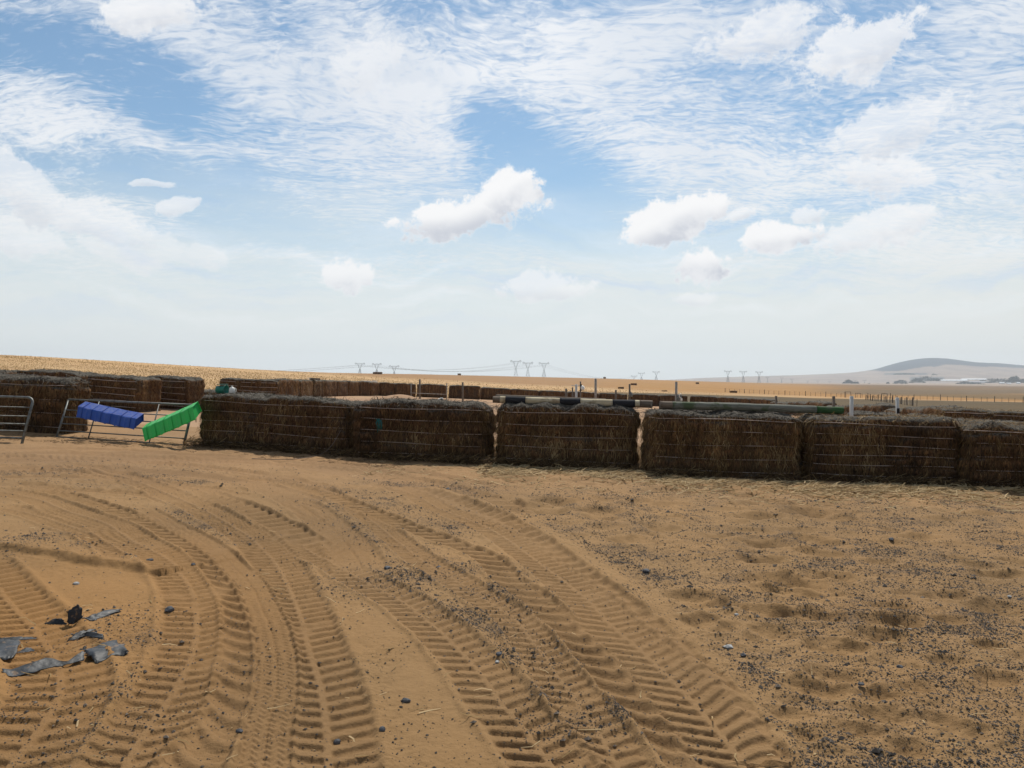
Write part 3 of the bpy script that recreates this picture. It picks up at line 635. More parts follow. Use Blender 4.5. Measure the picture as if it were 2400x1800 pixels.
def build_mountain():
    px = np.linspace(1200, 3400, 330); D = np.linspace(5200, 9800, 90)
    sk = np.interp(px, [1200, 1440, 1540, 1640, 1760, 1860, 1950, 2000, 2050, 2085, 2120, 2150, 2180, 2215, 2250, 2290, 2340, 2400, 2480, 2600, 2900, 3400], [896, 893.5, 892, 886, 882, 879.5, 876, 873, 866, 855, 846, 841, 838.5, 839.5, 844, 849.5, 851, 856.5, 858, 864, 882, 895])
    sk = np.convolve(np.pad(sk, 3, 'edge'), np.hanning(9)[1:-1]/np.hanning(9)[1:-1].sum(), 'valid')
    A, Dd = np.meshgrid(px, D, indexing='ij'); X = (A-1200)/F*Dd; Yv = Dd
    crest = EYE-(sk-HOR)*8000/F; base = EYE-(899.5-HOR)*5200/F
    t = np.clip((Dd-5200)/2800, 0, 1); back = np.clip((Dd-8000)/1800, 0, 1)
    prof = sstep(0, 1, t)*.55+.45*t**1.5
    z = base-6*(1-t)+(crest[:, None]-base)*prof*(1-back**2*.9)
    z += 7*fbm2(X*.0022, Yv*.0022, 81)*t*(1-t)*4
    # colour: heath on the upper slopes, cleared stubble below
    py = HOR+(EYE-z)*F/Dd; n = fbm2(X*.0016, Yv*.0016, 82)
    up = (py < 858+(A-2120)*.03+n*4+14*sstep(2190, 2080, A)+10*np.clip((A-2260)/120, 0, 1)) & (A > 2035) & (py < sk[:, None]+ np.interp(px, [2000, 2050, 2090, 2180, 2215, 2230, 2270, 2330, 2400, 3400], [3, 14, 22, 24, 15, 13, 10, 9, 5, 3])[:, None]+n*3)
    C = np.where(up[..., None], np.array([.030, .046, .066]), np.array([.30, .23, .18]))
    strip = ((np.abs(py-876-n*2) < 2.2) & (A > 2070) & (A < 2175)) | ((py > 884) & (py < 893+n*3) & (A > 2135) & (A < 2215))
    C = np.where(strip[..., None], np.array([.09, .10, .10]), C)
    n1, n2 = X.shape; i = np.arange(n1-1)[:, None]; j = np.arange(n2-1)[None, :]
    Q = np.stack([(i+1)*n2+j, (i+1)*n2+j+1, i*n2+j+1, i*n2+j], -1).reshape(-1, 4)
    o = mesh_np('mountain', np.c_[X.ravel(), Yv.ravel(), z.ravel()], Q, M_HILL, attrs={'land': C.reshape(-1, 3)})
    if o.data.polygons[100].normal.z < 0: o.data.flip_normals()
    tag(o, kind='structure', label='low hazy mountain with dark upper slopes')
build_mountain()

# air between here and the mountain
hz = MB(); hz.box((0, 4700, 85), (16000, 13000, 470))
def haze_mat():
    m = bpy.data.materials.new('haze'); m.use_nodes = True; t = m.node_tree; t.nodes.clear()
    o = t.nodes.new('ShaderNodeOutputMaterial'); v = t.nodes.new('ShaderNodeVolumePrincipled')
    v.inputs['Color'].default_value = (.84, .90, .96, 1); v.inputs['Density'].default_value = 8.5e-5; v.inputs['Anisotropy'].default_value = .3
    t.links.new(v.outputs[0], o.inputs['Volume']); return m
tag(hz.build('haze', haze_mat()), kind='stuff', label='thin pale haze in the distance')

# ------------------------------------------------------------------ bales
def box_surface(L, H, D, step):
    nx, ny, nz = max(3, round(L/step)), max(3, round(D/step)), max(3, round(H/step)); P = []; Q = []; off = 0
    def face(a, b, f):
        nonlocal off
        u, v = np.meshgrid(np.linspace(0, 1, a+1), np.linspace(0, 1, b+1), indexing='ij'); P.append(f(u.ravel(), v.ravel()))
        i, j = np.meshgrid(np.arange(a), np.arange(b), indexing='ij'); k = off+i*(b+1)+j
        Q.append(np.stack([k, k+b+1, k+b+2, k+1], -1).reshape(-1, 4)); off += (a+1)*(b+1)
    o = lambda u: np.ones_like(u)
    face(nx, nz, lambda u, v: np.c_[L*(u-.5), -D/2*o(u), H*v]); face(nx, nz, lambda u, v: np.c_[L*(.5-u), D/2*o(u), H*v])
    face(ny, nz, lambda u, v: np.c_[L/2*o(u), D*(u-.5), H*v]); face(ny, nz, lambda u, v: np.c_[-L/2*o(u), D*(.5-u), H*v])
    face(nx, ny, lambda u, v: np.c_[L*(u-.5), D*(v-.5), H*o(u)]); face(nx, ny, lambda u, v: np.c_[L*(u-.5), D*(.5-v), 0*u])
    P = np.vstack(P); Q = np.vstack(Q); key = np.round(P, 4); _, inv, = np.unique(key, axis=0, return_inverse=True); inv = inv.ravel()
    first = np.zeros(inv.max()+1, int); first[inv] = np.arange(len(inv)); return P[first], inv[Q]
def make_bale(L, H, D, seed, step=.04, straws=3000, twine=5, rc=.13, rough=1.0, gold_top=False, stw=.009):
    P, Q = box_surface(L, H, D, step); lo = np.array([-L/2+rc, -D/2+rc, 0]); hi = np.array([L/2-rc, D/2-rc, H-rc])
    q = np.clip(P, lo, hi); n = P-q; ln = np.linalg.norm(n, axis=1, keepdims=True)
    n = np.where(ln > 1e-6, n/np.maximum(ln, 1e-6), [0, 0, -1]); P2 = np.where(ln > 1e-6, q+n*rc, P)
    hz_ = np.sqrt(n[:, 0]**2+n[:, 1]**2); zs = [H*(.12+.76*k/(twine-1)) for k in range(twine)] if twine > 1 else []
    zs = [z+.012*math.sin(seed*3+k*5) for k, z in enumerate(zs)]
    x, y, z = P2.T; s = seed*13.7
    d = .030*noise3(x*2.6+s, y*2.6, z*2.6, 1)+.020*noise3(x*7+s, y*7, z*6, 2)+.013*noise3(x*17+s, y*17, z*9, 3)+.010*noise3(x*36+s, y*36, z*14, 4)
    d = d*rough+.012*hz_*noise3(x*11+s, y*11, z*.8, 5)
    for zk in zs: d -= .040*hz_*np.exp(-((z-zk-.01*noise3(x*3+s, y*0, z*0, 6))/.034)**2)
    if zs: d += .018*hz_
    P3 = P2+n*d[:, None]
    P3[:, 2] -= (H*.045*np.abs(2*P3[:, 0]/L)**6+.03*noise2(P3[:, 0]*1.5+s, P3[:, 1]*1.5, 7)+.018*noise2(P3[:, 0]*4+s, P3[:, 1]*3, 17))*np.clip(P3[:, 2]/H, 0, 1)
    P3[:, 0] += .05*noise2(P3[:, 2]*3+s, P3[:, 1]*2, 8)*np.clip(np.abs(P3[:, 0])/(L/2), 0, 1)**3
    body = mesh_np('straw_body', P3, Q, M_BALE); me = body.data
    k0 = int(np.argmax(P3[Q].mean(1)[:, 2]))
    if me.polygons[k0].normal.z < 0: me.flip_normals()
    parts = [body]
    for k, zk in enumerate(zs):
        m = MB(); yy = 0
        pts = []
        for t in np.linspace(-L/2+rc*.8, L/2-rc*.8, 11): pts.append((t, -D/2-.012+.006*math.sin(t*9+k+seed), zk+.012*math.sin(t*2.1+seed+k)))
        ends = [(-L/2+.02, -D/2+rc*.7, zk)]; m.path([(-L/2-.004, -D/2+rc, zk)]+pts+[(L/2+.004, -D/2+rc, zk)], .0058 if step < .06 else .011, 5)
        parts.append(m.build('twine', M_TWINE, None, True))
    if straws:
        g = np.random.default_rng(seed+100); me_n = n; idx = np.nonzero((P3[:, 2] > .02) & ((n[:, 1] < .3) | (n[:, 2] > .4)))[0]
        side = idx[(np.abs(n[idx, 2]) < .6)]; top = idx[n[idx, 2] > .5]
        ns, ntp = int(straws*.76), int(straws*.24)
        i = g.choice(side, ns); p = P3[i]+g.normal(0, step*.5, (ns, 3))*[1, 0, 1]+n[i]*.004
        T = np.c_[g.normal(0, .24, ns), g.normal(0, .10, ns), -np.abs(g.normal(1, .3, ns))]+n[i]*g.uniform(.02, .22, (ns, 1))
        Ln = g.uniform(.05, .17, ns); V1, Q1 = ribbons(p, T, n[i]+g.normal(0, .25, (ns, 3)), Ln, g.uniform(.5, 1.1, ns)*stw, .35)
        fl = noise2(p[:, 0]*5+s, p[:, 2]*.7, 9)*.5+noise2(p[:, 0]*1.3+s, p[:, 2]*2.2, 10)*.5
        tone1 = np.clip(.47+.40*fl+g.normal(0, .18, ns)+.05*math.sin(seed*2.3), 0, 1)
        low = p[:, 2] < H*.22; tone1[low] *= .75
        i = g.choice(top, ntp); p = P3[i]+g.normal(0, step*.6, (ntp, 3))*[1, 1, .1]+[0, 0, .004]
        T = np.c_[g.normal(0, 1, ntp), g.normal(-.2, .8, ntp), g.normal(.0, .15, ntp)]; out = p[:, 1] < -D/2+rc*1.4; T[out, 2] -= g.uniform(.1, .9, out.sum())
        Ln2 = g.uniform(.06, .2, ntp); V2, Q2 = ribbons(p, T, np.array([[0, 0, 1.]])+g.normal(0, .3, (ntp, 3)), Ln2, g.uniform(.6, 1.2, ntp)*stw, .4)
        o = mesh_np('loose_straw', V1, Q1, M_STRAW, None, False, np.repeat(tone1, 6)); tag(o, kind='stuff'); parts.append(o)
        t2 = np.clip(g.normal(.40, .25, ntp)+(.12 if gold_top else 0), 0, 1)
        o = mesh_np('top_straw', V2, Q2, M_STRAW if gold_top else M_GREYSTRAW, None, False, np.repeat(t2, 6)); tag(o, kind='stuff'); parts.append(o)
    return parts
def place_bale(x0, d0, x1, d1, H, label, group, seed, D=.9, name='straw_bale', dz=0., gap=.0, **k):
    a = Vector(PX(x0, d0)); b = Vector(PX(x1, d1)); L = (b.xy-a.xy).length-gap
    rz = math.atan2(b.y-a.y, b.x-a.x); nrm = Vector((-math.sin(rz), math.cos(rz))); c = (a+b)/2
    zz = [float(base_z(c.x+nrm.x*q+math.cos(rz)*s_, c.y+nrm.y*q+math.sin(rz)*s_)) for q in (0, D) for s_ in (-L/2, L/2)]
    o = empty(name, (c.x+nrm.x*D/2, c.y+nrm.y*D/2, (a.z+b.z)/2+dz-.02), rz, label=label, cat='bale', group=group)
    sl = math.atan2(b.z-a.z, L); o.rotation_euler = (0, -sl, rz)
    for p in make_bale(L, H, D, seed, **k): p.parent = o
    return o
GF = 'large square straw bales of the front wall'
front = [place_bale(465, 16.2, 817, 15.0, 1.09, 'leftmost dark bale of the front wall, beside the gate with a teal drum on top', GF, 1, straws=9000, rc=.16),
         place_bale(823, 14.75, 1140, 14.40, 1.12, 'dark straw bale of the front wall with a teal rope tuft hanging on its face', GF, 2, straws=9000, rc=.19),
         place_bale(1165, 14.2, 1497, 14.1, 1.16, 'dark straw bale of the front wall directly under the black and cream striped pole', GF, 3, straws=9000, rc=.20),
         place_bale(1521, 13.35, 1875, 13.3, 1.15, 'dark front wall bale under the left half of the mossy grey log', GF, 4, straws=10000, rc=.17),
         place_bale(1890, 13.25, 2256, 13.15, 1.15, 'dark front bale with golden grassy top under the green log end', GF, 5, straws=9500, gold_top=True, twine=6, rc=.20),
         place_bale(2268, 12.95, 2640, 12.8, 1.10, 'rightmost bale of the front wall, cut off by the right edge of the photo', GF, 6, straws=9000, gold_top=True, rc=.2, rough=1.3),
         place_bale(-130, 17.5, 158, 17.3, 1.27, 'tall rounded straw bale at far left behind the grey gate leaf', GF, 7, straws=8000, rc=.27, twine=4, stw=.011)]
GA = 'bales behind the gates at the left'
for x0, d0, x1, d1, h, s, lb in [(-140, 23.6, 10, 23.8, 1.15, 11, 'bale in the back row at the far left edge, behind the tall rounded bale'),
        (15, 24.6, 176, 24.2, 1.16, 12, 'bale in the row behind the gates, just right of the far left edge'),
        (183, 24.8, 322, 24.4, 1.10, 13, 'lighter brown twine-bound bale behind the blue trough'),
        (327, 26.8, 436, 26.6, 1.13, 14, 'twine-bound bale at the right end of the row behind the gates')]:
    place_bale(x0, d0, x1, d1, h, lb, GA, s, step=.06, straws=2600, stw=.013, D=1.2)
place_bale(436, 29.5, 512, 29.0, .62, 'low slumped dark bale in the gap between the gate bales and the front wall', GA, 15, step=.07, straws=1500, twine=0, rc=.25, rough=2.2, D=1.2, stw=.013)
GB = 'far bales closing the yard behind'
ORD = ['first', 'second', 'third', 'fourth', 'fifth', 'sixth', 'seventh', 'eighth', 'ninth', 'tenth', 'eleventh', 'twelfth', 'thirteenth', 'fourteenth', 'fifteenth', 'sixteenth']
Blist = [(511, 34.2, 647, 34.6, 1.05), (657, 39, 703, 42, 1.05), (705, 42.2, 734, 45, 1.05), (735, 45.2, 760, 47.8, 1.05), (761, 48, 790, 50.8, 1.06), (791, 51, 816, 53.5, 1.06),
         (818, 54, 843, 56, 1.08), (844, 56.2, 868, 58, 1.08), (869, 58.1, 890, 60, 1.06), (891, 60, 924, 61, 1.08), (925, 61, 975, 62.5, 1.07), (984, 63.5, 1046, 64.5, 1.10), (1054, 65, 1125, 65.5, 1.14)]
for k, (x0, d0, x1, d1, h) in enumerate(Blist):
    lb = {0: 'wide dark bale standing alone behind the teal drum', 11: 'brown bale behind the thin rail between two slim posts', 12: 'brown bale standing apart at the right end of the lit brown row'}.get(k, f'{ORD[k]} bale from the left in the row receding behind the front wall')
    place_bale(x0, d0, x1, d1, h, lb, GB, 20+k, step=.10, straws=0 if k > 3 else 900, twine=5 if k == 0 else 0, rc=.09, stw=.02)
Clist = [(1128, 66.5, 1195, 67, 1.05), (1196, 67, 1261, 67.6, 1.05), (1262, 67.8, 1326, 68.2, 1.05), (1332, 69, 1402, 69.4, 1.08), (1405, 70, 1470, 70.4, 1.08), (1479, 70.5, 1543, 71, 1.10), (1544, 71, 1612, 71.3, 1.08), (1616, 71.3, 1679, 70, 1.08), (1680, 70, 1726, 67.5, 1.06), (1727, 67.3, 1757, 65.5, 1.05), (1758, 65.3, 1800, 62.5, 1.05)]
for k, (x0, d0, x1, d1, h) in enumerate(Clist):
    place_bale(x0, d0, x1, d1, h, f'{ORD[k]} bale from the left in the far black row, {"behind the striped pole" if k < 6 else "behind the mossy log"}', 'far row of nearly black bales', 40+k, step=.11, straws=0, twine=0, rc=.10)
# side row coming back towards the front wall at the right
sr = [(1802, 62), (1845, 57.5), (1888, 53.5), (1930, 49.5), (1976, 46), (2022, 42.5), (2066, 39.3), (2112, 36.4), (2160, 33.2), (2212, 30.2)]
for k in range(len(sr)-1):
    (x0, d0), (x1, d1) = sr[k], sr[k+1]
    place_bale(x0, d0, x1, d1, 1.0+.12*((k*7) % 3-1), f'{ORD[k]} bale from the far end of the right side row running towards the camera', 'slumped bales of the right side row', 60+k, step=.09, straws=700, twine=0, rc=.2, rough=1.6, stw=.02, gap=.05)
for k, (x0, d0, x1, d1, h, lb) in enumerate([(2208, 26.5, 2318, 26.2, 1.12, 'golden topped bale seen over the gap left of the rightmost front bale'), (2320, 26.2, 2440, 25.9, 1.08, 'golden topped bale at the right edge behind the rightmost front bale'),
        (2105, 21.4, 2208, 20.6, 1.0, 'low dark bale right behind the leaning white post'), (2228, 19.2, 2420, 18.8, .98, 'grey bale directly behind the gap at the right end of the front wall'), (1975, 24.5, 2098, 23.5, .96, 'dark bale top showing between the two pale posts')]):
    place_bale(x0, d0, x1, d1, h, lb, 'bales just behind the right end of the front wall', 80+k, step=.06, straws=2600, twine=5, rc=.17, gold_top=k < 2, stw=.013)

# ------------------------------------------------------------------ straw litter, dung, stubble (nobody could count these)
def surf_z(X, Y, pad=0): return near_height(np.asarray(X, float), np.asarray(Y, float))[0]+pad
def wall_y(X):
    xs, ys = zip(*[((x-1200)/F*d, d) for x, d in [(-130, 17), (160, 17), (300, 16.6), (465, 16.2), (817, 15), (1151, 14.25), (1500, 14.1), (1517, 13.35), (1877, 13.3), (2260, 13.15), (2640, 12.8)]]); return np.interp(X, xs, ys)
def litter(n, off, xr, name, lb, tone, wd, ln, lift, g, rise=.12):
    X = g.uniform(*xr, n); off_ = off(n); cl = fbm2(X*1.1+5, off_*2.0, 91); keep = g.random(n) < np.clip(.55+1.1*cl, .05, 1); X = X[keep]; off_ = off_[keep]; n = len(X)
    Y = wall_y(X)-off_; z = surf_z(X, Y, .004)+g.uniform(0, lift, n)
    a = g.normal(0, .75, n)+np.where(g.random(n) < .25, 1.5, 0); T = np.c_[np.cos(a), np.sin(a), g.normal(0, rise, n)]; N = np.c_[g.normal(0, .5, n), g.normal(-.5, .3, n), np.ones(n)]
    V, Q = ribbons(np.c_[X, Y, z], T, N, g.uniform(*ln, n), g.uniform(*wd, n), .3)
    o = mesh_np(name, V, Q, M_STRAW, None, False, np.repeat(np.clip(g.normal(*tone, n), 0, 1), 6)); tag(o, label=lb, kind='stuff')
g = np.random.default_rng(5)
litter(17000, lambda n: .45+np.abs(g.normal(0, .62, n)), (-.6, 11), 'straw_litter', 'golden straw strewn on the sand in front of the bale wall', (.84, .17), (.010, .020), (.08, .30), .03, g)
litter(1800, lambda n: g.uniform(.6, 3.0, n), (-2.5, 11), 'straw_litter', 'thin scattered straws further out from the wall', (.88, .15), (.009, .016), (.06, .22), .015, g)
litter(16000, lambda n: g.normal(.10, .12, n), (-6.9, 11), 'straw_debris', 'dull matted straw heaped along the foot of the bale wall', (.46, .18), (.009, .017), (.08, .26), .12, g, .40)
litter(2200, lambda n: g.uniform(-.1, 1.3, n), (-11, -2), 'straw_debris', 'brown straw bits by the gate', (.40, .16), (.006, .012), (.06, .2), .02, g)
def scattered_straws():
    n = 260; px = g.uniform(0, 2400, n); py = 1150+650*g.random(n)**1.2; XY = np.array([G(a, b) for a, b in zip(px, py)]); z = surf_z(XY[:, 0], XY[:, 1], .006)
    a = g.uniform(0, 6.28, n); T = np.c_[np.cos(a), np.sin(a), g.normal(.05, .25, n)]
    V, Q = ribbons(np.c_[XY, z], T, np.c_[np.zeros(n), -np.ones(n)*.3, np.ones(n)], g.uniform(.03, .12, n), g.uniform(.004, .008, n), .3)
    tag(mesh_np('scattered_straw', V, Q, M_STRAW, None, False, np.repeat(np.clip(g.normal(.85, .15, n), 0, 1), 6)), label='single pale straws strewn over the sand', kind='stuff')
scattered_straws()
def pellets():
    parts = []
    for _ in range(4):
        n = 300000; Y = 1/g.uniform(1/13.5, 1/2.55, n); X = (g.uniform(-60, 2460, n)-1200)/F*Y; keep = g.random(n) < .25+.75*(Y/7)**1.3; X, Y = X[keep], Y[keep]
        zz, tr, rt = near_height(X, Y); d = dung_field(X, Y, tr, rt); cl = sstep(-.25, .35, fbm2(X*4.2, Y*4.2, 53)); k = g.random(len(X)) < (d**1.1)*(.30+.70*cl)*.80+.006; parts.append(np.c_[X[k], Y[k], zz[k]])
    X, Y, zz = np.vstack(parts).T; n = min(len(X), 150000); print('PELLETS', len(X)); q = g.permutation(len(X))[:n]; X, Y, zz = X[q], Y[q], zz[q]
    s = g.lognormal(math.log(.0025), .50, n)*np.clip(.7+.07*Y, 1, 1.7); a = g.uniform(0, 6.28, n); el = g.uniform(1.0, 1.9, n)
    O = np.array([[1, 0, 0], [0, 1, 0], [-1, 0, 0], [0, -1, 0], [0, 0, .8], [0, 0, -.5]], float)
    V = O[None]*s[:, None, None]; V[..., 0] *= el[:, None]; c, q = np.cos(a)[:, None], np.sin(a)[:, None]
    x = V[..., 0]*c-V[..., 1]*q; y = V[..., 0]*q+V[..., 1]*c; W = np.stack([x+X[:, None], y+Y[:, None], V[..., 2]+zz[:, None]+s[:, None]*.35], -1).reshape(-1, 3)
    b = np.arange(n)[:, None]*6; Q = np.concatenate([b+np.array([[i, (i+1) % 4, 4]]) for i in range(4)]+[b+np.array([[(i+1) % 4, i, 5]]) for i in range(2, 4)])
    tag(mesh_np('dung_pellets', W, Q, M_PELLET, None, False, np.repeat(g.random(n)**2, 6)), label='dark dung pellets and grit scattered over the sand', kind='stuff')
pellets()
def stubble():
    n = 48000; d = np.exp(g.uniform(math.log(27), math.log(230), n)); px = g.uniform(-150, 1700, n); X = (px-1200)/F*d; Y = d
    C, st, py = land_colour(X, Y); k = ~in_poly(X, Y, YARD) & (g.random(n) < st+.15) & ((px > 505) | (d > 29)); X, Y, d = X[k], Y[k], d[k]; n = len(X)
    z = base_z(X, Y)-.03; h = g.uniform(.06, .15, n)*np.where(d > 120, 1.4, 1); wd = (.012+.00036*d)
    a = g.uniform(-.5, .5, n); lean = g.normal(0, .07, n)
    A = np.c_[X-wd*np.cos(a), Y-wd*np.sin(a), z]; B = np.c_[X+wd*np.cos(a), Y+wd*np.sin(a), z]; T = np.c_[X+lean+wd*.3, Y, z+h]; T2 = np.c_[X+lean-wd*.3, Y, z+h]
    V = np.stack([A, B, T, T2], 1).reshape(-1, 3); Q = np.arange(n*4).reshape(-1, 4)
    tag(mesh_np('stubble', V, Q, M_STRAW, None, False, np.repeat(np.clip(g.normal(.84, .12, n)+.10*fbm2(X*.06, Y*.06, 95), 0, 1), 4)), label='golden cereal stubble standing on the hillside', kind='stuff')
stubble()

# ------------------------------------------------------------------ poles and logs on the wall
def pole(name, segs, a, b, r0, r1, label, cat, seed=0, sag=.0):
    """a round pole from a to b; segs = (start, end, material, part name)"""
    a, b = Vector(a), Vector(b); L = (b-a).length; root = empty(name, a, 0, label=label, cat=cat); q = (b-a).to_track_quat('X', 'Z'); root.rotation_mode = 'QUATERNION'; root.rotation_quaternion = q
    gg = np.random.default_rng(seed)
    for s0, s1, m, pn in segs:
        n, k = max(3, int((s1-s0)*L/.05)), 20; V = []; Q = []; ts = np.linspace(s0+.0004, s1-.0004, n+1)
        for t in ts:
            rr = r0*(1-t)+r1*t
            for j in range(k):
                an = 2*math.pi*j/k; e = rr*(1+.045*float(noise2(np.array(t*L*2.3+seed), np.array(math.cos(an)*1.5+9), seed))+.03*float(noise2(np.array(t*L*7+seed), np.array(math.sin(an)*2), seed+1)))
                V.append((t*L, math.cos(an)*e, math.sin(an)*e+sag*math.sin(math.pi*t)))
        for i in range(n):
            for j in range(k): j2 = (j+1) % k; Q.append((i*k+j, (i+1)*k+j, (i+1)*k+j2, i*k+j2))
        me = bpy.data.meshes.new(pn); me.from_pydata(V, [], Q+[tuple(range(k)), tuple(n*k+j for j in reversed(range(k)))]); me.update(); me.polygons.foreach_set('use_smooth', [True]*(len(Q))+[False]*2); me.materials.append(m)
        link(bpy.data.objects.new(pn, me), root)
    return root
def at(px, py, d): return ((px-1200)/F*d, d, EYE-(py-HOR)*d/F)
def sg(cuts): 
    lo, hi = cuts[0][0], cuts[-1][1]; return [((a-lo)/(hi-lo), (b-lo)/(hi-lo), m, n) for a, b, m, n in cuts]
pole('striped_pole', sg([(1155, 1172, M_BAREWOOD, 'bare_end'), (1172, 1185, M_CREAM, 'cream_band'), (1185, 1232, M_BLACKP, 'black_band'), (1232, 1313, M_CREAM, 'cream_band'), (1313, 1361, M_BLACKP, 'black_band'), (1361, 1436, M_CREAM, 'cream_band'), (1436, 1488, M_BLACKP, 'black_band'), (1488, 1499, M_CREAM, 'cream_band'), (1499, 1529, M_BAREWOOD, 'bare_end')]),
     at(1155, 936, 14.45), at(1529, 947.5, 14.3), .064, .072, 'black and cream banded round pole lying on top of the bale wall', 'pole', 3)
pole('thin_pole', sg([(1160, 1400, M_BAREWOOD, 'shaft')]), at(1162, 928, 14.85), at(1420, 937.5, 14.9), .03, .03, 'thin pale pole lying behind the black and cream striped pole', 'pole', 5)
pole('mossy_log', sg([(1546, 1575, M_BAREWOOD, 'cut_end'), (1575, 1912, M_MOSSLOG, 'trunk'), (1912, 1975, M_GREENEND, 'painted_end')]), at(1546, 949.5, 13.65), at(1975, 962.5, 13.7), .074, .066, 'long grey log with green moss and a green end, on top of the bales', 'log', 7, .01)
# ------------------------------------------------------------------ gates
def gate(name, BL, BR, TL, TR, rails, stiles, label, round_top, feet):
    root = empty(name, BL, 0, label=label, cat='gate', group='grey steel farm gates'); o = Vector(BL); f = [Vector(p)-o for p in (BL, BR, TL, TR)]; bl, br, tl, tr = f
    if round_top:
        r = .13; hu = (tr-tl).normalized(); vu = (tr-br).normalized(); c = tr-hu*r-vu*r
        arc = [c+(hu*math.cos(t)+vu*math.sin(t))*r for t in np.linspace(0, math.pi/2, 7)]
        MB().path([tuple(p) for p in ([br-vu*feet]+arc+[tl])], .026, 10).build('frame_tube', M_GALV, root, True)
        MB().tube(tl, bl, .024, 10).build('frame_tube', M_GALV, root, True)
    else:
        MB().tube(tl+(tl-bl)*.02, tr+(tr-br)*.02, .022, 10).build('top_rail', M_GALV, root, True)
        for a, b in ((bl, tl), (br-(tr-br)*feet, tr)): MB().tube(a, b+(b-a)*.02, .027 if a is not bl else .022, 10).build('end_post', M_GALV, root, True)
    MB().tube(bl, br, .021, 10).build('bottom_rail', M_GALV, root, True)
    for t in rails: MB().tube(bl.lerp(tl, t), br.lerp(tr, t), .013, 8).build('rail', M_GALV, root, True)
    for t in stiles: MB().tube(bl.lerp(br, t)+Vector((0, -.02, 0)), tl.lerp(tr, t)+Vector((0, -.02, 0)), .014, 8).build('upright', M_GALV, root, True)
    return root
gate('farm_gate', at(132, 1024, 16.85), at(430, 1044, 16.1), at(160, 938, 17.3), at(452, 951, 16.55), (.17, .36, .54, .73), (.26, .74), 'leaning tubular steel gate hung with a blue and a green trough', False, .10)
gate('farm_gate', at(-330, 1018, 15.5), at(54, 1027, 15.35), at(-310, 921, 15.9), at(79, 932, 15.75), (.17, .34, .53, .75), (.3,), 'steel gate leaf with rounded corner at the left edge of the photo', True, .16)
# ------------------------------------------------------------------ troughs hung on the gate
def trough(name, A, B, top_w, front_h, nrib, m, m2, label, twist=0.):
    """inverted feed channel between A and B (ends of its upper back edge)"""
    A, B = Vector(A), Vector(B); x = (B-A).normalized(); L = (B-A).length; up = (Vector((0, 0, 1))-x*x.z).normalized(); fw = x.cross(up)   # towards the camera (-Y)
    if fw.y > 0: fw = -fw
    root = empty(name, A, 0, label=label, cat='trough', group='plastic troughs hung on the gate')
    tilt = .50; tv = (fw*math.cos(tilt)-up*math.sin(tilt)); fv = (-up*math.cos(.22)+fw*math.sin(.10)); bv = (-up*math.cos(.1)-fw*.12).normalized()
    n = 36; V = []; Q = []; prof = [bv*front_h*.75, Vector((0, 0, 0)), tv*.02, tv*(top_w-.012), tv*top_w+fv*.012, tv*top_w+fv*front_h*.9, tv*(top_w-.012)+fv*front_h]
    k = len(prof); gg = random.Random(len(label))
    for i in range(n+1):
        t = i/n; rib = max(0, 1-abs(((t*nrib+.5) % 1)-.5)/.10); sag_ = -.008*math.sin(math.pi*t)
        for j, p in enumerate(prof):
            q = A*0+x*(L*t+(0.0 if j > 3 else .03*(t-.5)))+p*(1+.035*rib)+up*sag_; q += fw*.006*math.sin(t*19+j); V.append(tuple(q))
    for i in range(n):
        for j in range(k-1): Q.append((i*k+j, i*k+j+1, (i+1)*k+j+1, (i+1)*k+j))
    me = bpy.data.meshes.new('channel'); me.from_pydata(V, [], Q); me.update(); me.materials.append(m); me.polygons.foreach_set('use_smooth', [j % (k-1) in (2, 4) and False for j in range(len(Q))])
    ch = link(bpy.data.objects.new('channel', me), root); s = ch.modifiers.new('thick', 'SOLIDIFY'); s.thickness = .005
    for i in range(nrib):
        t = (i+.5)/nrib if nrib > 1 else .5; mb = MB(); c = x*(L*t)+up*(-.008*math.sin(math.pi*t)); pts = [c+p*1.03+fw*.004 for p in prof[1:6]]
        mb.path([tuple(p+up*.001) for p in pts], .0055, 6); mb.build('rib', m2, root, True)
    for t in (.012, .988):
        c = x*(L*t); pts = [prof[j]+c for j in range(k)]; mb = MB(); mb.v = [tuple(p) for p in pts]+[tuple(p+x*.004) for p in pts]
        mb.f = [tuple(range(k)), tuple(reversed(range(k, 2*k)))]+[(j, k+j, k+(j+1) % k, (j+1) % k) for j in range(k)]
        mb.build('end_wall', m2, root)
    return root
trough('feed_trough', at(202, 941, 16.75), at(336, 969, 16.30), .22, .235, 6, M_BLUE, M_BLUE2, 'faded blue ribbed plastic trough hanging upside down over the gate')
trough('feed_trough', at(346, 992, 16.15), at(463, 941, 15.75), .22, .285, 6, M_GREEN, M_GREEN2, 'bright green ribbed plastic trough hanging tilted over the right end of the gate')
st = empty('gate_post', at(466, 950, 16.3), 0, label='short pinkish wooden stub poking out between the green trough and the bale', cat='post')
MB().tube((-.13, 0, -.03), (.15, .05, .02), .032, 12).build('wood', M_BAREWOOD, st, True)
ch = empty('gate_chain', at(459, 975, 16.05), 0, label='short rusty chain hanging below the right end of the green trough', cat='chain')
for k in range(5):
    mb = MB(); mb.path([(.010*math.cos(t), .010*math.sin(t) if k % 2 else 0, .018*math.sin(t)-.028*k if not k % 2 else -.028*k+.018*math.cos(t)*0+.016*math.sin(t*1.0)) for t in np.linspace(0, 2*math.pi, 10)], .004, 5); mb.build('link', M_BAREWOOD, ch, True)
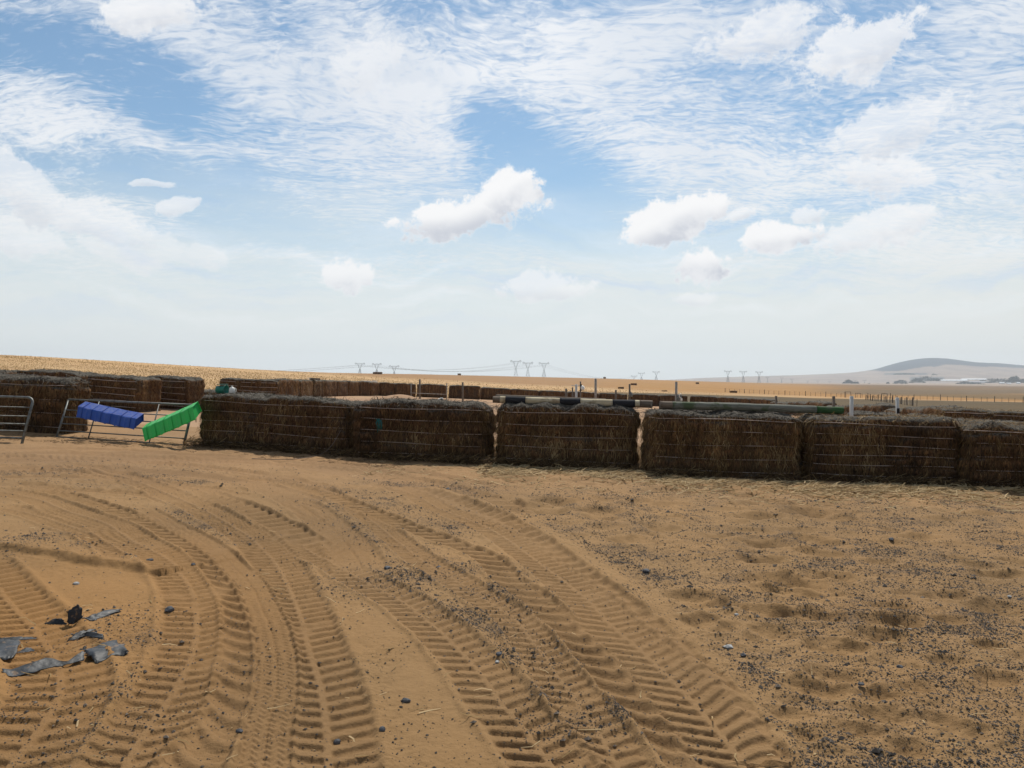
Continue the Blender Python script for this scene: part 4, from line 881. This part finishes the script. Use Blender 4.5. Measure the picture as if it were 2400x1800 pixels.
# ------------------------------------------------------------------ odds and ends on the bales
def lathe(name, prof, mat, parent=None, n=20, loc=(0, 0, 0)):
    V = [(r*math.cos(2*math.pi*i/n)+loc[0], r*math.sin(2*math.pi*i/n)+loc[1], z+loc[2]) for r, z in prof for i in range(n)]; k = len(prof)
    Q = [(a*n+i, a*n+(i+1) % n, (a+1)*n+(i+1) % n, (a+1)*n+i) for a in range(k-1) for i in range(n)]+[tuple(reversed(range(n))), tuple((k-1)*n+i for i in range(n))]
    me = bpy.data.meshes.new(name); me.from_pydata(V, [], Q); me.update(); me.polygons.foreach_set('use_smooth', [True]*(k-1)*n+[False]*2); me.materials.append(mat); return link(bpy.data.objects.new(name, me), parent)
tx = at(524, 906, 16.25); tz = float(base_z(tx[0], tx[1]))+1.09
tr_ = empty('plastic_tub', (tx[0]-.08, tx[1]+.15, tz+.0), 0, label='dark teal plastic tub lying on top of the leftmost front wall bale', cat='tub')
b_ = lathe('tub_body', [(.085, 0), (.10, .01), (.105, .12), (.118, .24), (.122, .25), (.112, .25), (.10, .03)], M_TEAL, tr_); b_.rotation_euler = (R(90), 0, R(78)); b_.location = (-.13, 0, .105)
lathe('rim', [(.120, .238), (.130, .238), (.130, .252), (.120, .252)], M_TEAL, tr_).matrix_local = b_.matrix_local.copy()
tr_.scale = (.88, .88, .80)
wj = empty('plastic_jug', (tx[0]+.17, tx[1]+.02, tz), .4, label='dirty white plastic jug beside the teal tub on the bale', cat='jug')
lathe('jug_body', [(.05, 0), (.062, .01), (.062, .09), (.045, .125), (.02, .14)], M_WHITEP, wj); lathe('neck', [(.018, .14), (.018, .16), (.014, .165)], M_WHITEP, wj); MB().path([(.045, 0, .12), (.08, 0, .10), (.08, 0, .05), (.058, 0, .03)], .009, 6).build('handle', M_WHITEP, wj, True)
def tuft():
    c = at(890, 992, 14.62); V = []; gg = np.random.default_rng(3); root = empty('rope_tuft', (c[0], c[1]-.10, c[2]), 0, label='frayed teal rope tuft caught in the twine of a front bale', cat='rope')
    for nm, rr in (('knot', 6), ('frayed_end', 9)):
        mb = MB()
        for _ in range(rr):
            x0 = gg.uniform(-.03, .03); z1 = .10 if nm == 'knot' else -.16
            mb.path([(x0*.6, 0, .09), (x0+gg.uniform(-.06, .06), -.015, .0+gg.uniform(-.03, .03)), (x0*1.6+gg.uniform(-.04, .04), -.01, z1*gg.uniform(.5, 1.1))], .006, 5)
        mb.build(nm, M_TEALROPE, root, True)
tuft()
cb = [at(799, 1010, 14.85), at(789, 1030, 14.7)]
pts = [at(799, 1008, 15.0), at(791, 1022, 14.85), at(779, 1042, 14.65), at(764, 1058, 14.45)]+[(lambda q: (q[0], q[1], float(base_z(*q))+.03))(G(a, b)) for a, b in [(745, 1071), (722, 1076), (690, 1080), (640, 1081), (590, 1079)]]
o = MB().path(pts, .006, 6).build('fallen_cord', M_CORD, None, True); tag(o, label='slack cord arching off the leftmost front bale down onto the sand', cat='cord')
for k, (px, py, d, sz, m, nm, lb) in enumerate([(738, 888, 45.5, (.55, .3, .10), M_BAREWOOD, 'loose_board', 'dark and cream boards lying on the far receding bales'), (865, 893.5, 57.5, (1.25, .3, .05), M_WHITEP, 'white_sheet', 'white strip of sheet lying on the far receding bales')]):
    p = at(px, py, d); root = empty(nm, p, -.3, label=lb, cat='board'); MB().box((0, 0, 0), sz, Matrix.Rotation(.03, 3, 'Y')).build('board', m, root); MB().box((-.3 if k == 0 else .5, -.1, .045), (.3, .12, .03)).build('board', M_WHITEP, root)
bag = empty('rag_bundle', at(445, 911, 28.8), 0, label='pale rag bundle on the low slumped bale near the gate', cat='rag'); lathe('cloth', [(.04, 0), (.12, .02), (.14, .07), (.09, .12), (.03, .14)], M_WHITEP, bag, 9).scale = (1.6, 1, .8)
# ------------------------------------------------------------------ posts inside the yard
def post(px, ytop, d, r, m, label, ybase=None, lean=(0, 0), cap=None):
    g0 = PX(px, d); zt = at(px, ytop, d)[2]; h = zt-g0[2]; root = empty('fence_post', (g0[0], g0[1], g0[2]-.05), 0, label=label, cat='post', group='posts standing in the yard')
    MB().path([(0, 0, 0), (lean[0]*.5, lean[1]*.5, h*.5), (lean[0], lean[1], h+.05)], r, 8).build('shaft', m, root, True)
    return root, h
P_ = [(963.5, 898, 50, .035, M_POSTMOT, 'slim pale pole left of the pair joined by a thin rail'), (984, 889, 52, .065, M_POSTW, 'tall thick dark post just right of the slim pale pole'), (1047, 898, 50, .035, M_POSTMOT, 'slim pale pole at the right end of the thin rail'),
      (1084.5, 896, 50, .06, M_POSTW, 'dark post in front of the brown bale standing apart'), (1327, 911, 42, .06, M_POSTW, 'short thick post left of the white post behind the striped pole'), (1342, 908, 42, .04, M_POSTW, 'thin dark post between the short thick post and the white post'),
      (1350.5, 901, 38, .06, M_POSTWHITE, 'white square looking post behind the striped pole'), (1396, 887, 38, .06, M_POSTMOT, 'tallest mottled pole behind the cream band of the striped pole'), (1443.5, 914, 40, .05, M_POSTW, 'short grey post behind the black band of the striped pole'),
      (1819, 928, 34, .055, M_POSTW, 'short dark post behind the middle of the mossy log'), (1954, 928.5, 27, .055, M_POSTW, 'dark post just left of the green log end'), (1996, 928.5, 21, .052, M_POSTWHITE, 'upright pale post right of the green log end')]
for px, yt, d, r, m, lb in P_: post(px, yt, d, r, m, lb)
root, h = post(2108, 932, 17.5, .038, M_POSTWHITE, 'leaning pale post rising behind the golden topped bale', lean=(-.05, 0))
MB().box((-.045, -.03, h-.25), (.05, .05, .12)).build('insulator', M_BLACKP, root)
for px, yt, d, s, lb in [(1360.6, 894, 34, .11, 'thin dark pole with a round white reflector'), (1475.7, 900, 40, .13, 'pole with a small grey plastic bottle fixed to it'), (1585, 894.5, 30, .15, 'mottled pole carrying a white and grey plastic drum face')]:
    root, h = post(px, yt, d, .032 if px < 1400 else .05, M_POSTW if px < 1500 else M_POSTMOT, lb)
    if px < 1400: o = lathe('reflector', [(.10, 0), (.115, .02), (.06, .05)], M_WHITEP, root, 16); o.rotation_euler = (R(75), 0, R(35)); o.location = (.08, -.05, h-.24); MB().box((.03, -.02, h-.22), (.07, .07, .28)).build('bracket', M_BLACKP, root)
    elif px < 1500: lathe('bottle', [(.07, 0), (.085, .02), (.085, .16), (.04, .22), (.03, .26)], M_GALV, root, 12, (.06, -.06, h-.62))
    else:
        lathe('drum', [(.09, 0), (.11, .03), (.11, .34), (.09, .40)], M_GALV, root, 14, (.10, -.05, h-.86)); MB().path([(.14+.05*math.cos(t), -.16, h-.5+.08*math.sin(t)) for t in np.linspace(1, 5.2, 9)], .018, 6).build('white_face', M_WHITEP, root, True); MB().box((.17, -.165, h-.64), (.07, .02, .09)).build('white_face', M_WHITEP, root)
o = MB().tube(at(963, 921, 49.8), at(1047, 924.5, 49.8), .022, 6).build('thin_rail', M_POSTMOT, None, True); tag(o, label='thin horizontal rail tied between the two slim pale poles', cat='rail')
o = MB().tube(at(1339, 904, 37.8), at(1362, 903.5, 37.8), .018, 6).build('cross_bar', M_POSTWHITE, None, True); tag(o, label='short white bar across the top of the white post', cat='bar')
for px, py, d, s, lb in [(1030, 933, 47, 1.0, 'white drum section lying on the sand left of the brown bale'), (956, 924.5, 50, .7, 'small white container beside the sand mound')]:
    q = PX(px, d); root = empty('white_container', (q[0], q[1], q[2]+.12*s), .5, label=lb, cat='container'); o = lathe('shell', [(.10, 0), (.13, .02), (.13, .26), (.10, .28)], M_WHITEP, root, 14); o.rotation_euler = (R(80), 0, 0); o.scale = (s*1.25,)*3; o = lathe('opening', [(.06, .281), (.085, .287)], M_BLACKP, root, 14); o.rotation_euler = (R(80), 0, 0); o.scale = (s*1.25,)*3
# ------------------------------------------------------------------ far fences
def fence(pts, label, spacing, hgt, big=5, group=None):
    root = empty('wire_fence', PX(*pts[0]), 0, label=label, cat='fence'); o = Vector(root.location); P = [Vector(PX(*p)) for p in pts]; tot = 0; last = None; tops = []
    proto = MB().tube((0, 0, -.1), (0, 0, 1), .085, 6).build('post', M_POSTW, root); thin = MB().tube((0, 0, -.1), (0, 0, 1), .042, 5).build('dropper', M_POSTW, root); first = {True: proto, False: thin}; used = set(); k = 0
    for a, b in zip(P[:-1], P[1:]):
        n = max(1, int((b-a).length/spacing))
        for i in range(n):
            c = a.lerp(b, i/n); z = float(base_z(c.x, c.y)); bigp = k % big == 0; k += 1; m = first[bigp]
            if bigp in used: q = m.copy(); col.objects.link(q)
            else: q = m; used.add(bigp)
            q.location = Vector((c.x+random.uniform(-.2, .2), c.y, z))-o; q.scale = (1, 1, hgt*(random.uniform(.95, 1.15) if bigp else .86)); q.rotation_euler = (0, random.uniform(-.05, .05), 0); tops.append(Vector((c.x, c.y, z))-o)
    for f in (.3, .55, .8):
        MB().path([tuple(p+Vector((0, 0, hgt*f))) for p in tops], .012, 4).build('wire', M_GALV, root)
fence([(1700, 235), (1900, 222), (2100, 205), (2300, 190), (2520, 175)], 'long dark wire fence along the edge of the golden field', 1.45, 1.35, 4)
fence([(2030, 170), (2090, 135), (2150, 108)], 'short wire fence slanting down behind the leaning pale post', 1.5, 1.2, 4)
for k, (px, d, wpx, lb) in enumerate([(1987, 212, 14, 'leftmost dark goal shaped frame by the far fence'), (2011, 208, 12, 'low middle goal shaped frame by the far fence'), (2073, 165, 13, 'rightmost goal shaped frame by the far fence')]):
    q = PX(px, d); root = empty('pipe_frame', q, 0, label=lb, cat='frame', group='goal shaped frames by the fence'); wv = wpx*d/F/2; h = 1.55-.3*(k == 1)
    for s in (-1, 1): MB().tube((s*wv, 0, -.1), (s*wv, 0, h), .06, 6).build('leg', M_POSTW, root)
    MB().tube((-wv, 0, h), (wv, 0, h), .06, 6).build('crossbar', M_POSTW, root)
# ------------------------------------------------------------------ far bales in the fields
for px, py, d, wpx, hpx, lb in [(885, 877, 560, 21, 5, 'long dark bale stack on the ridge below the second pylon'), (1076.5, 877, 620, 8, 4, 'small square bale alone on the ridge left of the tall pylons'), (1417, 887, 900, 5.5, 4, 'tiny bale on the skyline left of the low pylons'), (1485.5, 903, 420, 13.5, 4.5, 'reddish bale block in the golden field beside the pole with the bottle'),
        (1455.5, 911, 240, 12.5, 4, 'bale block at the edge of the dull field behind the striped pole'), (1634.5, 900, 480, 7, 4, 'small bale in the golden field right of the drum pole'), (1719, 921, 260, 15, 5, 'bale block standing beyond the mossy log'), (1557, 917, 230, 11, 2, 'low dark heap at the edge of the dull field')]:
    ds = np.linspace(150, 1500, 400); zs = base_z((px-1200)/F*ds, ds); pyy = HOR+(EYE-zs)*F/ds; d = float(ds[np.argmin(np.abs(pyy-py)+np.abs(ds-d)*.002)]); q = PX(px, d); W, H_ = wpx*d/F, hpx*d/F
    root = empty('field_bale', (q[0], q[1], q[2]-.1), 0, label=lb, cat='bale', group='bales left in the fields')
    P0, Q0 = box_surface(W, H_+.1, max(1.2, W*.4), max(W/9, .25)); P0 += .06*np.c_[noise3(*(P0*1.3).T, 1), noise3(*(P0*1.3).T, 2), noise3(*(P0*1.3).T, 3)]
    o = mesh_np('straw_body', P0, Q0, M_BALE, root, False); 
# ------------------------------------------------------------------ pylons and lines
def make_pylon():
    root = empty('pylon', (0, 0, 0), 0, label='tmp', cat='pylon', group='power pylons on the skyline'); t = .34
    legs = MB(); hw = lambda z: 5.0*(1-z/22)+1.0*(z/22)
    for sx in (-1, 1):
        for sy in (-1, 1): legs.tube((sx*5.5, sy*4.5, 0), (sx*1.1, sy*1.1, 22), t, 4)
    zs = [0, 7, 13, 18, 22]
    for a, b in zip(zs[:-1], zs[1:]):
        wa, wb = 5.5-4.4*a/22, 5.5-4.4*b/22
        for sy in (-1, 1):
            ya, yb = sy*(4.5-3.4*a/22), sy*(4.5-3.4*b/22); legs.tube((-wa, ya, a), (wb, yb, b), t*.6, 4); legs.tube((wa, ya, a), (-wb, yb, b), t*.6, 4); legs.tube((-wb, yb, b), (wb, yb, b), t*.6, 4)
    legs.build('lattice_legs', M_PYLON, root)
    arms = MB()
    for s in (-1, 1):
        arms.tube((s*.9, 0, 22), (s*7.5, 0, 36), t, 4); arms.tube((s*1.1, 0, 22), (s*4.0, 0, 36), t, 4)
        for k in range(5): z0 = 22+k*2.8; arms.tube((s*(1+6.5*k/5), 0, z0), (s*(1+3*(k+1)/5), 0, z0+2.8), t*.6, 4)
    arms.build('fork', M_PYLON, root)
    bar = MB(); bar.tube((-8, 0, 36), (8, 0, 36), t, 4); bar.tube((-4.5, 0, 37.3), (4.5, 0, 37.3), t, 4)
    for s in (-1, 1):
        bar.tube((s*7, 0, 36), (s*12, 0, 39.5), t*1.3, 4); bar.tube((s*12, 0, 39.5), (s*14.5, 0, 36.5), t*1.3, 4); bar.tube((s*8, 0, 34.8), (s*14.5, 0, 36.5), t, 4); bar.tube((s*4.5, 0, 37.3), (s*8, 0, 36), t, 4)
        for k in range(3): bar.tube((s*(7+k*2), 0, 36), (s*(9+k*2), 0, 38), t*.6, 4)
    bar.build('crossarm', M_PYLON, root)
    for x in (-12.5, 0, 12.5):
        MB().tube((x, 0, 36), (x, 0, 32.6), .22, 5).build('insulator', M_PYLON, root)
    return root
pyl = make_pylon(); first = True; PY = {}
big = [(844.5, 850, 12.0*F/14.5/ 1, 'leftmost'), ]
plist = [(843.5, 850, 2200, 'leftmost pylon of all, on the brow of the left ridge'), (883, 851, 2250, 'pylon standing over the long dark bale stack'), (924, 856, 2150, 'third pylon from the left, low behind the ridge'),
         (1209, 844, 2000, 'tallest looking pylon near the middle of the skyline'), (1237, 848, 2080, 'middle pylon of the central trio'), (1275, 849, 2100, 'rightmost pylon of the central trio'),
         (1486, 880, 3400, 'lowest pylon half sunk behind the ridge beside the mottled drum pole'), (1503.5, 873, 3100, 'pylon just right of the half sunk one'), (1538, 870, 3000, 'rightmost pylon of the low trio left of the drum pole'),
         (1706, 868, 2900, 'left pylon of the trio before the pale plain'), (1742, 869, 2900, 'middle pylon of the trio before the pale plain'), (1779, 870, 2900, 'right pylon of the trio before the pale plain'),
         (1799, 883, 4600, 'small far pylon close right of the pale plain trio'), (1832, 885, 4700, 'second small far pylon on the plain'), (1856.5, 888, 5000, 'third small far pylon on the plain'), (1893, 892, 5100, 'fourth small far pylon on the plain'), (1917, 892, 5100, 'fifth small far pylon on the plain'), (1944, 893, 5100, 'sixth small far pylon left of the tree clump'),
         (2004, 890, 4900, 'faint pylon behind the tree clump on the plain'), (2026, 890, 4900, 'faint pylon right of the tree clump on the plain'), (2130, 895, 5000, 'faint pylon in front of the farm trees')]
for px, yt, d, lb in plist:
    z = at(px, yt, d)[2]; gz = float(base_z((px-1200)/F*d, d)); hgt = 39.5
    if 1790 < px: hgt = 31 if px < 1990 else 36
    base = z-hgt; loc = ((px-1200)/F*d, d, min(base, gz)); s = max((z-loc[2])/39.5, .6)
    sx = {True: hgt/39.5, False: 1.0}[px > 1790]
    if first: o = pyl; o.location = loc; o.scale = (sx, sx, s); first = False
    else: o = dup(pyl, loc, 0, (sx, sx, s))
    o['label'] = lb; PY[px] = (loc, s, sx)
def lines(seq, label, drop=14):
    mb = MB(); root_pts = None
    for dx in (-12.5, 0, 12.5):
        for (a, b, sg_) in seq:
            A = Vector(a)+Vector((dx, 0, 0)); B = Vector(b)+Vector((dx, 0, 0)); mb.path([tuple(A.lerp(B, t)-Vector((0, 0, sg_*4*t*(1-t)))) for t in np.linspace(0, 1, 15)], .13, 3)
    o = mb.build('power_line', M_PYLON); tag(o, label=label, cat='power line', group='power lines')
def topof(px): l, s, sx = PY[px]; return (l[0], l[1], l[2]+32.8*s)
lines([(topof(844-.5), topof(1209), 16), ((-1150, 2500, topof(843.5)[2]-25), topof(843.5), 6)], 'conductors sagging from the leftmost pylon to the tallest looking one')
lines([(topof(883), topof(1237), 18), ((-1100, 2550, topof(883)[2]-28), topof(883), 6)], 'conductors sagging between the second pylon and the middle of the central trio')
lines([(topof(924), topof(1275), 15), (topof(1275), topof(1486), 20)], 'conductors running behind the ridge from the third pylon rightwards')
# ------------------------------------------------------------------ farm and tree clumps on the plain
def tree(px, d, w, h, label, py=None):
    q = PX(px, d); z0 = EYE-(py-HOR)*d/F if py else q[2]; root = empty('tree_clump', (q[0], q[1], z0-1), 0, label=label, cat='trees', group='dark trees on the plain'); gg = np.random.default_rng(int(px)); n = int(260+w*5)
    MB().tube((0, 0, 0), (0, 0, h*.5), .5, 5, .3).build('trunk', M_BARK, root)
    c = np.c_[gg.uniform(-w/2, w/2, n), gg.uniform(-w/5, w/5, n), gg.random(n)]; env = np.sqrt(np.clip(1-(2*c[:, 0]/w)**2, 0.02, 1))*(1+.45*noise2(c[:, 0]*.09+px, c[:, 0]*0, 3)); c[:, 2] = c[:, 2]**.7*h*np.clip(env, .15, 1.2)
    s = gg.uniform(.7, 1.9, n)*max(1, h/11); a = gg.normal(0, 1, (n, 4, 3))*s[:, None, None]*.75; V = (c[:, None, :]+a).reshape(-1, 3); V[:, 2] = np.maximum(V[:, 2], 0); k = np.arange(n)[:, None]*4
    Q = np.concatenate([k+np.array([[0, 1, 2]]), k+np.array([[0, 2, 3]]), k+np.array([[0, 3, 1]])]); mesh_np('crown', V, Q, M_LEAF, root, False, np.repeat(gg.random(n), 4))
for px, py, d, wp, hp, lb in [(1988, 900, 4300, 26, 9, 'dark tree clump left of the faint pylons'), (2006, 901, 4250, 14, 8, 'narrow dark trees joining the left tree clump'), (2036, 901, 4300, 7, 4, 'small round bush right of the tree clump'), (2059, 902, 4300, 6, 3, 'smallest bush on the plain'), (2081, 902, 4300, 8, 6, 'lone tree left of the farm belt'),
        (2150, 897, 4500, 34, 7, 'greyish scrub belt between the tree belt and the white roofs'), (2262, 898, 4230, 22, 4, 'low bushes just under the left white roof'), (2318, 893, 4700, 40, 5, 'scrub behind the right white roof'), (2120, 878, 6000, 46, 3.5, 'dark copse strip on the lower mountain slope'), (2190, 879, 6100, 14, 2.5, 'short dark copse right of the copse strip'),
        (2110, 900, 4300, 30, 8, 'dark tree belt left of the white roofed farm'), (2108, 904, 4200, 22, 3, 'low hedge in front of the tree belt'), (2175, 893, 4600, 70, 9, 'long grey green plantation left of the white roofs'), (2275, 902, 4150, 64, 7, 'dark trees in front of the white roofs'), (2345, 897, 4200, 60, 8, 'tree belt around the farm cottages'), (2377, 895, 4200, 24, 12, 'tallest rounded tree at the farm'), (2396, 897, 4180, 14, 9, 'tree at the right edge beside the farm')]:
    tree(px, d, wp*d/F, hp*d/F, lb, py)
for px, py, d, wp, hp, lb, roofc in [(2235, 892, 4400, 58, 3.2, 'long white roofed farm shed, the left one', 1), (2282, 889.5, 4600, 54, 3.0, 'long white roofed farm shed behind, the right one', 1), (2292, 896, 4350, 40, 3, 'grey walled farm building in front of the right shed', 0), (2348, 898, 4100, 10, 3.4, 'small white cottage among the farm trees', 1), (2364, 899, 4080, 9, 2.6, 'low pale cottage among the farm trees', 1), (2387, 898, 4080, 7, 3.2, 'white cottage near the right edge', 1)]:
    W, H_ = wp*d/F, hp*d/F; q = at(px, py+hp*.4, d); root = empty('farm_shed', q, -.10 if wp > 30 else 0, label=lb, cat='building', group='farm buildings on the plain'); Dp = 26 if wp > 30 else 12
    MB().box((0, 0, H_*.2), (W, Dp, H_*.5)).build('wall', M_SHED, root); m = MB(); z0, z1 = H_*.452, H_*1.15; e = 1
    m.v = [(-W/2-e, -Dp/2-e, z0), (W/2+e, -Dp/2-e, z0), (W/2+e, Dp/2+e, z0), (-W/2-e, Dp/2+e, z0), (-W/2-e, 0, z1), (W/2+e, 0, z1)]; m.f = [(0, 1, 5, 4), (2, 3, 4, 5), (0, 4, 3), (1, 2, 5), (3, 2, 1, 0)]
    m.build('roof', M_ROOF if roofc else M_SHED, root)
    for s in (-.3, .05, .35): MB().box((s*W, -Dp/2-.1, H_*.15), (W*.07, .25, H_*.3)).build('door_opening', M_BLACKP, root)
# ------------------------------------------------------------------ torn black plastic in the sand
def sheet(name, rowA, rowB, label, wr=.012, seed=0, mid=0.0, curl=0.0):
    """a film patch between two rows of (px, py of the ground below, height)"""
    g_ = np.random.default_rng(seed); nA = 22; nB = 9
    def row(r):
        P = []
        for px, py, h in r: gx, gy = G(px, py); P.append((gx, gy, h))
        P = np.array(P); t = np.linspace(0, 1, len(P)); return np.stack([np.interp(np.linspace(0, 1, nA), t, P[:, k]) for k in range(3)], 1)
    A, B = row(rowA), row(rowB); V = []
    for j in range(nB):
        t = j/(nB-1); Pm = A*(1-t)+B*t; Pm[:, 2] += mid*math.sin(math.pi*t); V.append(Pm)
    V = np.array(V); X, Y, H_ = V[..., 0].ravel(), V[..., 1].ravel(), V[..., 2].ravel()
    ed = np.zeros((nB, nA)); ed[0, :] = ed[-1, :] = 1; ed[:, 0] = ed[:, -1] = 1; ed = ed.ravel(); X = X+ed*g_.normal(0, .004, len(X)); Y = Y+ed*g_.normal(0, .006, len(X))
    X = X+wr*.6*noise2(X*14, Y*14+seed, 4); Y = Y+wr*.6*noise2(X*13+9, Y*15, seed+5); H_ = H_*np.where(H_ > .07, .85, .5); z = base_z(X, Y)+H_+wr*noise2(X*9+seed, Y*9, seed+6)+wr*.25*noise2(X*24+seed, Y*24, seed+7)
    sz = near_height(X, Y)[0]; z = np.where(H_ < .012, np.maximum(z, sz+.003), z)
    i, j = np.meshgrid(np.arange(nB-1), np.arange(nA-1), indexing='ij'); k = i*nA+j; Q = np.stack([k, k+1, k+nA+1, k+nA], -1).reshape(-1, 4)
    keep = np.ones(len(Q), bool); o = mesh_np(name, np.c_[X, Y, z], Q[keep], M_TARP); s = o.modifiers.new('thick', 'SOLIDIFY'); s.thickness = .0015
    tag(o, label=label, cat='plastic sheet', group='torn black plastic in the sand')
c_ = lambda x, y: (x/6.9125, 1400+y/6.9125)
sheet('plastic_scrap', [c_(705, 445)+(0,), c_(860, 445)+(.0,), c_(1050, 435)+(0,)], [c_(710, 440)+(.004,), c_(870, 420)+(.055,), c_(980, 425)+(.06,), c_(1050, 432)+(.005,)], 'small upturned black scrap left of the tall standing flap', seed=1)
sheet('plastic_scrap', [c_(1080, 440)+(-.01,), c_(1180, 425)+(-.01,), c_(1330, 375)+(-.01,)], [c_(1060, 430)+(.085,), c_(1200, 415)+(.12,), c_(1250, 410)+(.13,), c_(1320, 375)+(.07,)], 'tall stiff black flap standing up from the sand', .006, 2)
sheet('plastic_scrap', [c_(1340, 375)+(0,), c_(1480, 395)+(0,), c_(1640, 350)+(0,), c_(1930, 262)+(0,)], [c_(1350, 360)+(.005,), c_(1440, 350)+(.065,), c_(1600, 330)+(.06,), c_(1640, 300)+(.05,), c_(1920, 245)+(.02,)], 'grey crumpled film strip right of the standing flap', .014, 3, .01)
sheet('plastic_scrap', [c_(1140, 645)+(0,), c_(1260, 640)+(0,), c_(1530, 560)+(0,)], [c_(1190, 620)+(.02,), c_(1320, 590)+(.03,), c_(1530, 545)+(.01,)], 'thin grey film sliver in the middle of the torn plastic', .01, 4)
sheet('plastic_scrap', [c_(1060, 720)+(-.005,), c_(1270, 680)+(0,), c_(1340, 665)+(0,), c_(1500, 690)+(0,), c_(1640, 735)+(0,)], [c_(1100, 690)+(.02,), c_(1270, 660)+(.015,), c_(1400, 640)+(.05,), c_(1500, 650)+(.045,), c_(1680, 690)+(.03,)], 'arched black scrap behind the big folded sheet', .01, 5)
sheet('plastic_scrap', [c_(1350, 930)+(.02,), c_(1520, 1070)+(.0,), c_(1640, 1060)+(0,), c_(1900, 960)+(0,), c_(2050, 935)+(0,)], [c_(1340, 890)+(.03,), c_(1500, 860)+(.045,), c_(1750, 760)+(.03,), c_(1990, 780)+(.01,), c_(2040, 900)+(.012,)], 'largest folded blue grey sheet of the torn plastic', .012, 6, .035)
sheet('plastic_scrap', [c_(0, 1275)+(-.01,), c_(250, 1270)+(-.01,), c_(500, 1215)+(-.01,), c_(830, 1145)+(-.01,), c_(1110, 1095)+(-.01,), c_(1360, 1040)+(-.01,)], [c_(0, 1230)+(.01,), c_(280, 1170)+(.02,), c_(560, 1130)+(.04,), c_(700, 1070)+(.045,), c_(1080, 1080)+(.01,), c_(1350, 960)+(.06,)], 'long dark edge of film running out of the sand in front', .012, 7)
sheet('plastic_scrap', [c_(-120, 1040)+(0,), c_(60, 1020)+(.0,), c_(190, 1000)+(.0,), c_(240, 940)+(0,)], [c_(-120, 730)+(.03,), c_(60, 740)+(.03,), c_(270, 740)+(.02,), c_(290, 760)+(.008,)], 'flat blue grey film at the left edge of the photo', .012, 8, .01)
sheet('plastic_scrap', [c_(-60, 750)+(0,), c_(150, 725)+(0,), c_(330, 705)+(0,), c_(560, 685)+(0,)], [c_(-60, 700)+(.03,), c_(150, 690)+(.025,), c_(330, 680)+(.02,), c_(560, 665)+(.004,)], 'thin black ridge of film above the flat film at the left', .006, 9)
sheet('plastic_scrap', [c_(240, 930)+(0,), c_(400, 910)+(0,), c_(560, 890)+(0,)], [c_(300, 900)+(.006,), c_(430, 850)+(.012,), c_(520, 860)+(.004,)], 'small film patch half buried between the ridges', .006, 10)
# ------------------------------------------------------------------ stones
def stone(px, py, size, m, label, seed):
    gx, gy = G(px, py); me = bpy.data.meshes.new('stone'); import bmesh; bm = bmesh.new(); bmesh.ops.create_icosphere(bm, subdivisions=2, radius=1); gg = random.Random(seed)
    s = (size*gg.uniform(.9, 1.3), size*gg.uniform(.8, 1.1), size*gg.uniform(.55, .8))
    for v in bm.verts:
        n = float(noise3(*(np.array([c*1.4+seed*3.1]) for c in v.co), 3)[0]); v.co = Vector((v.co.x*s[0], v.co.y*s[1], v.co.z*s[2]))*(1+.28*n)
    bm.to_mesh(me); bm.free(); me.materials.append(m); o = link(bpy.data.objects.new('stone', me)); o.location = (gx, gy, float(surf_z([gx], [gy])[0])+s[2]*.45); tag(o, label=label, cat='stone', group='stones lying on the sand')
S = [(1514, 1339, .028, M_STONE, 'round dark stone at the right of the tyre tracks'), (2090, 1266, .028, M_STONE, 'dark stone on the upper right sand'), (1709, 1520, .022, M_PALESTONE, 'pale angular stone on the right sand'), (1744, 1543, .018, M_STONE, 'dark stone just below the pale angular one'),
     (1727, 1447, .016, M_PALESTONE, 'small greyish stone above the pale angular one'), (2112, 1568, .016, M_STONE, 'small black stone among the pits at lower right'), (2021, 1615, .014, M_STONE, 'flat black stone at lower right'), (1049, 1145, .035, M_STONE, 'dark stone between the tracks and the bale wall'), (907, 1333, .030, M_STONE, 'dark lump at the edge of the fine zigzag track'),
     (1028, 1327, .022, M_STONE, 'small dark lump right of the zigzag track'), (176, 1368, .020, M_PALESTONE, 'grey stone on the smooth sand above the torn plastic'), (350, 1320, .026, M_STONE, 'dark clod on the scraped step'), (451, 1326, .016, M_STONE, 'dark clod in the leftmost lug track'), (1170, 1541, .018, M_STONE, 'dark lump in the centre lower tracks'), (1165, 1555, .014, M_PALESTONE, 'bluish pebble below the central dark lump'),
     (951, 1648, .018, M_STONE, 'black clod on the smooth sand patch'), (894, 1717, .015, M_STONE, 'black clod left of the smooth patch near the bottom'), (788, 1731, .015, M_STONE, 'black clod in the lug track near the bottom'), (2369, 1402, .018, M_PALESTONE, 'whitish pebble near the right edge'), (2136, 1479, .014, M_PALESTONE, 'buff pebble in the pitted sand'), (559, 1714, .013, M_STONE, 'black speck stone at bottom left of centre'), (395, 1434, .030, M_STONE, 'flat dark clod right of the torn plastic')]
for k, a in enumerate(S): stone(*a, seed=k)
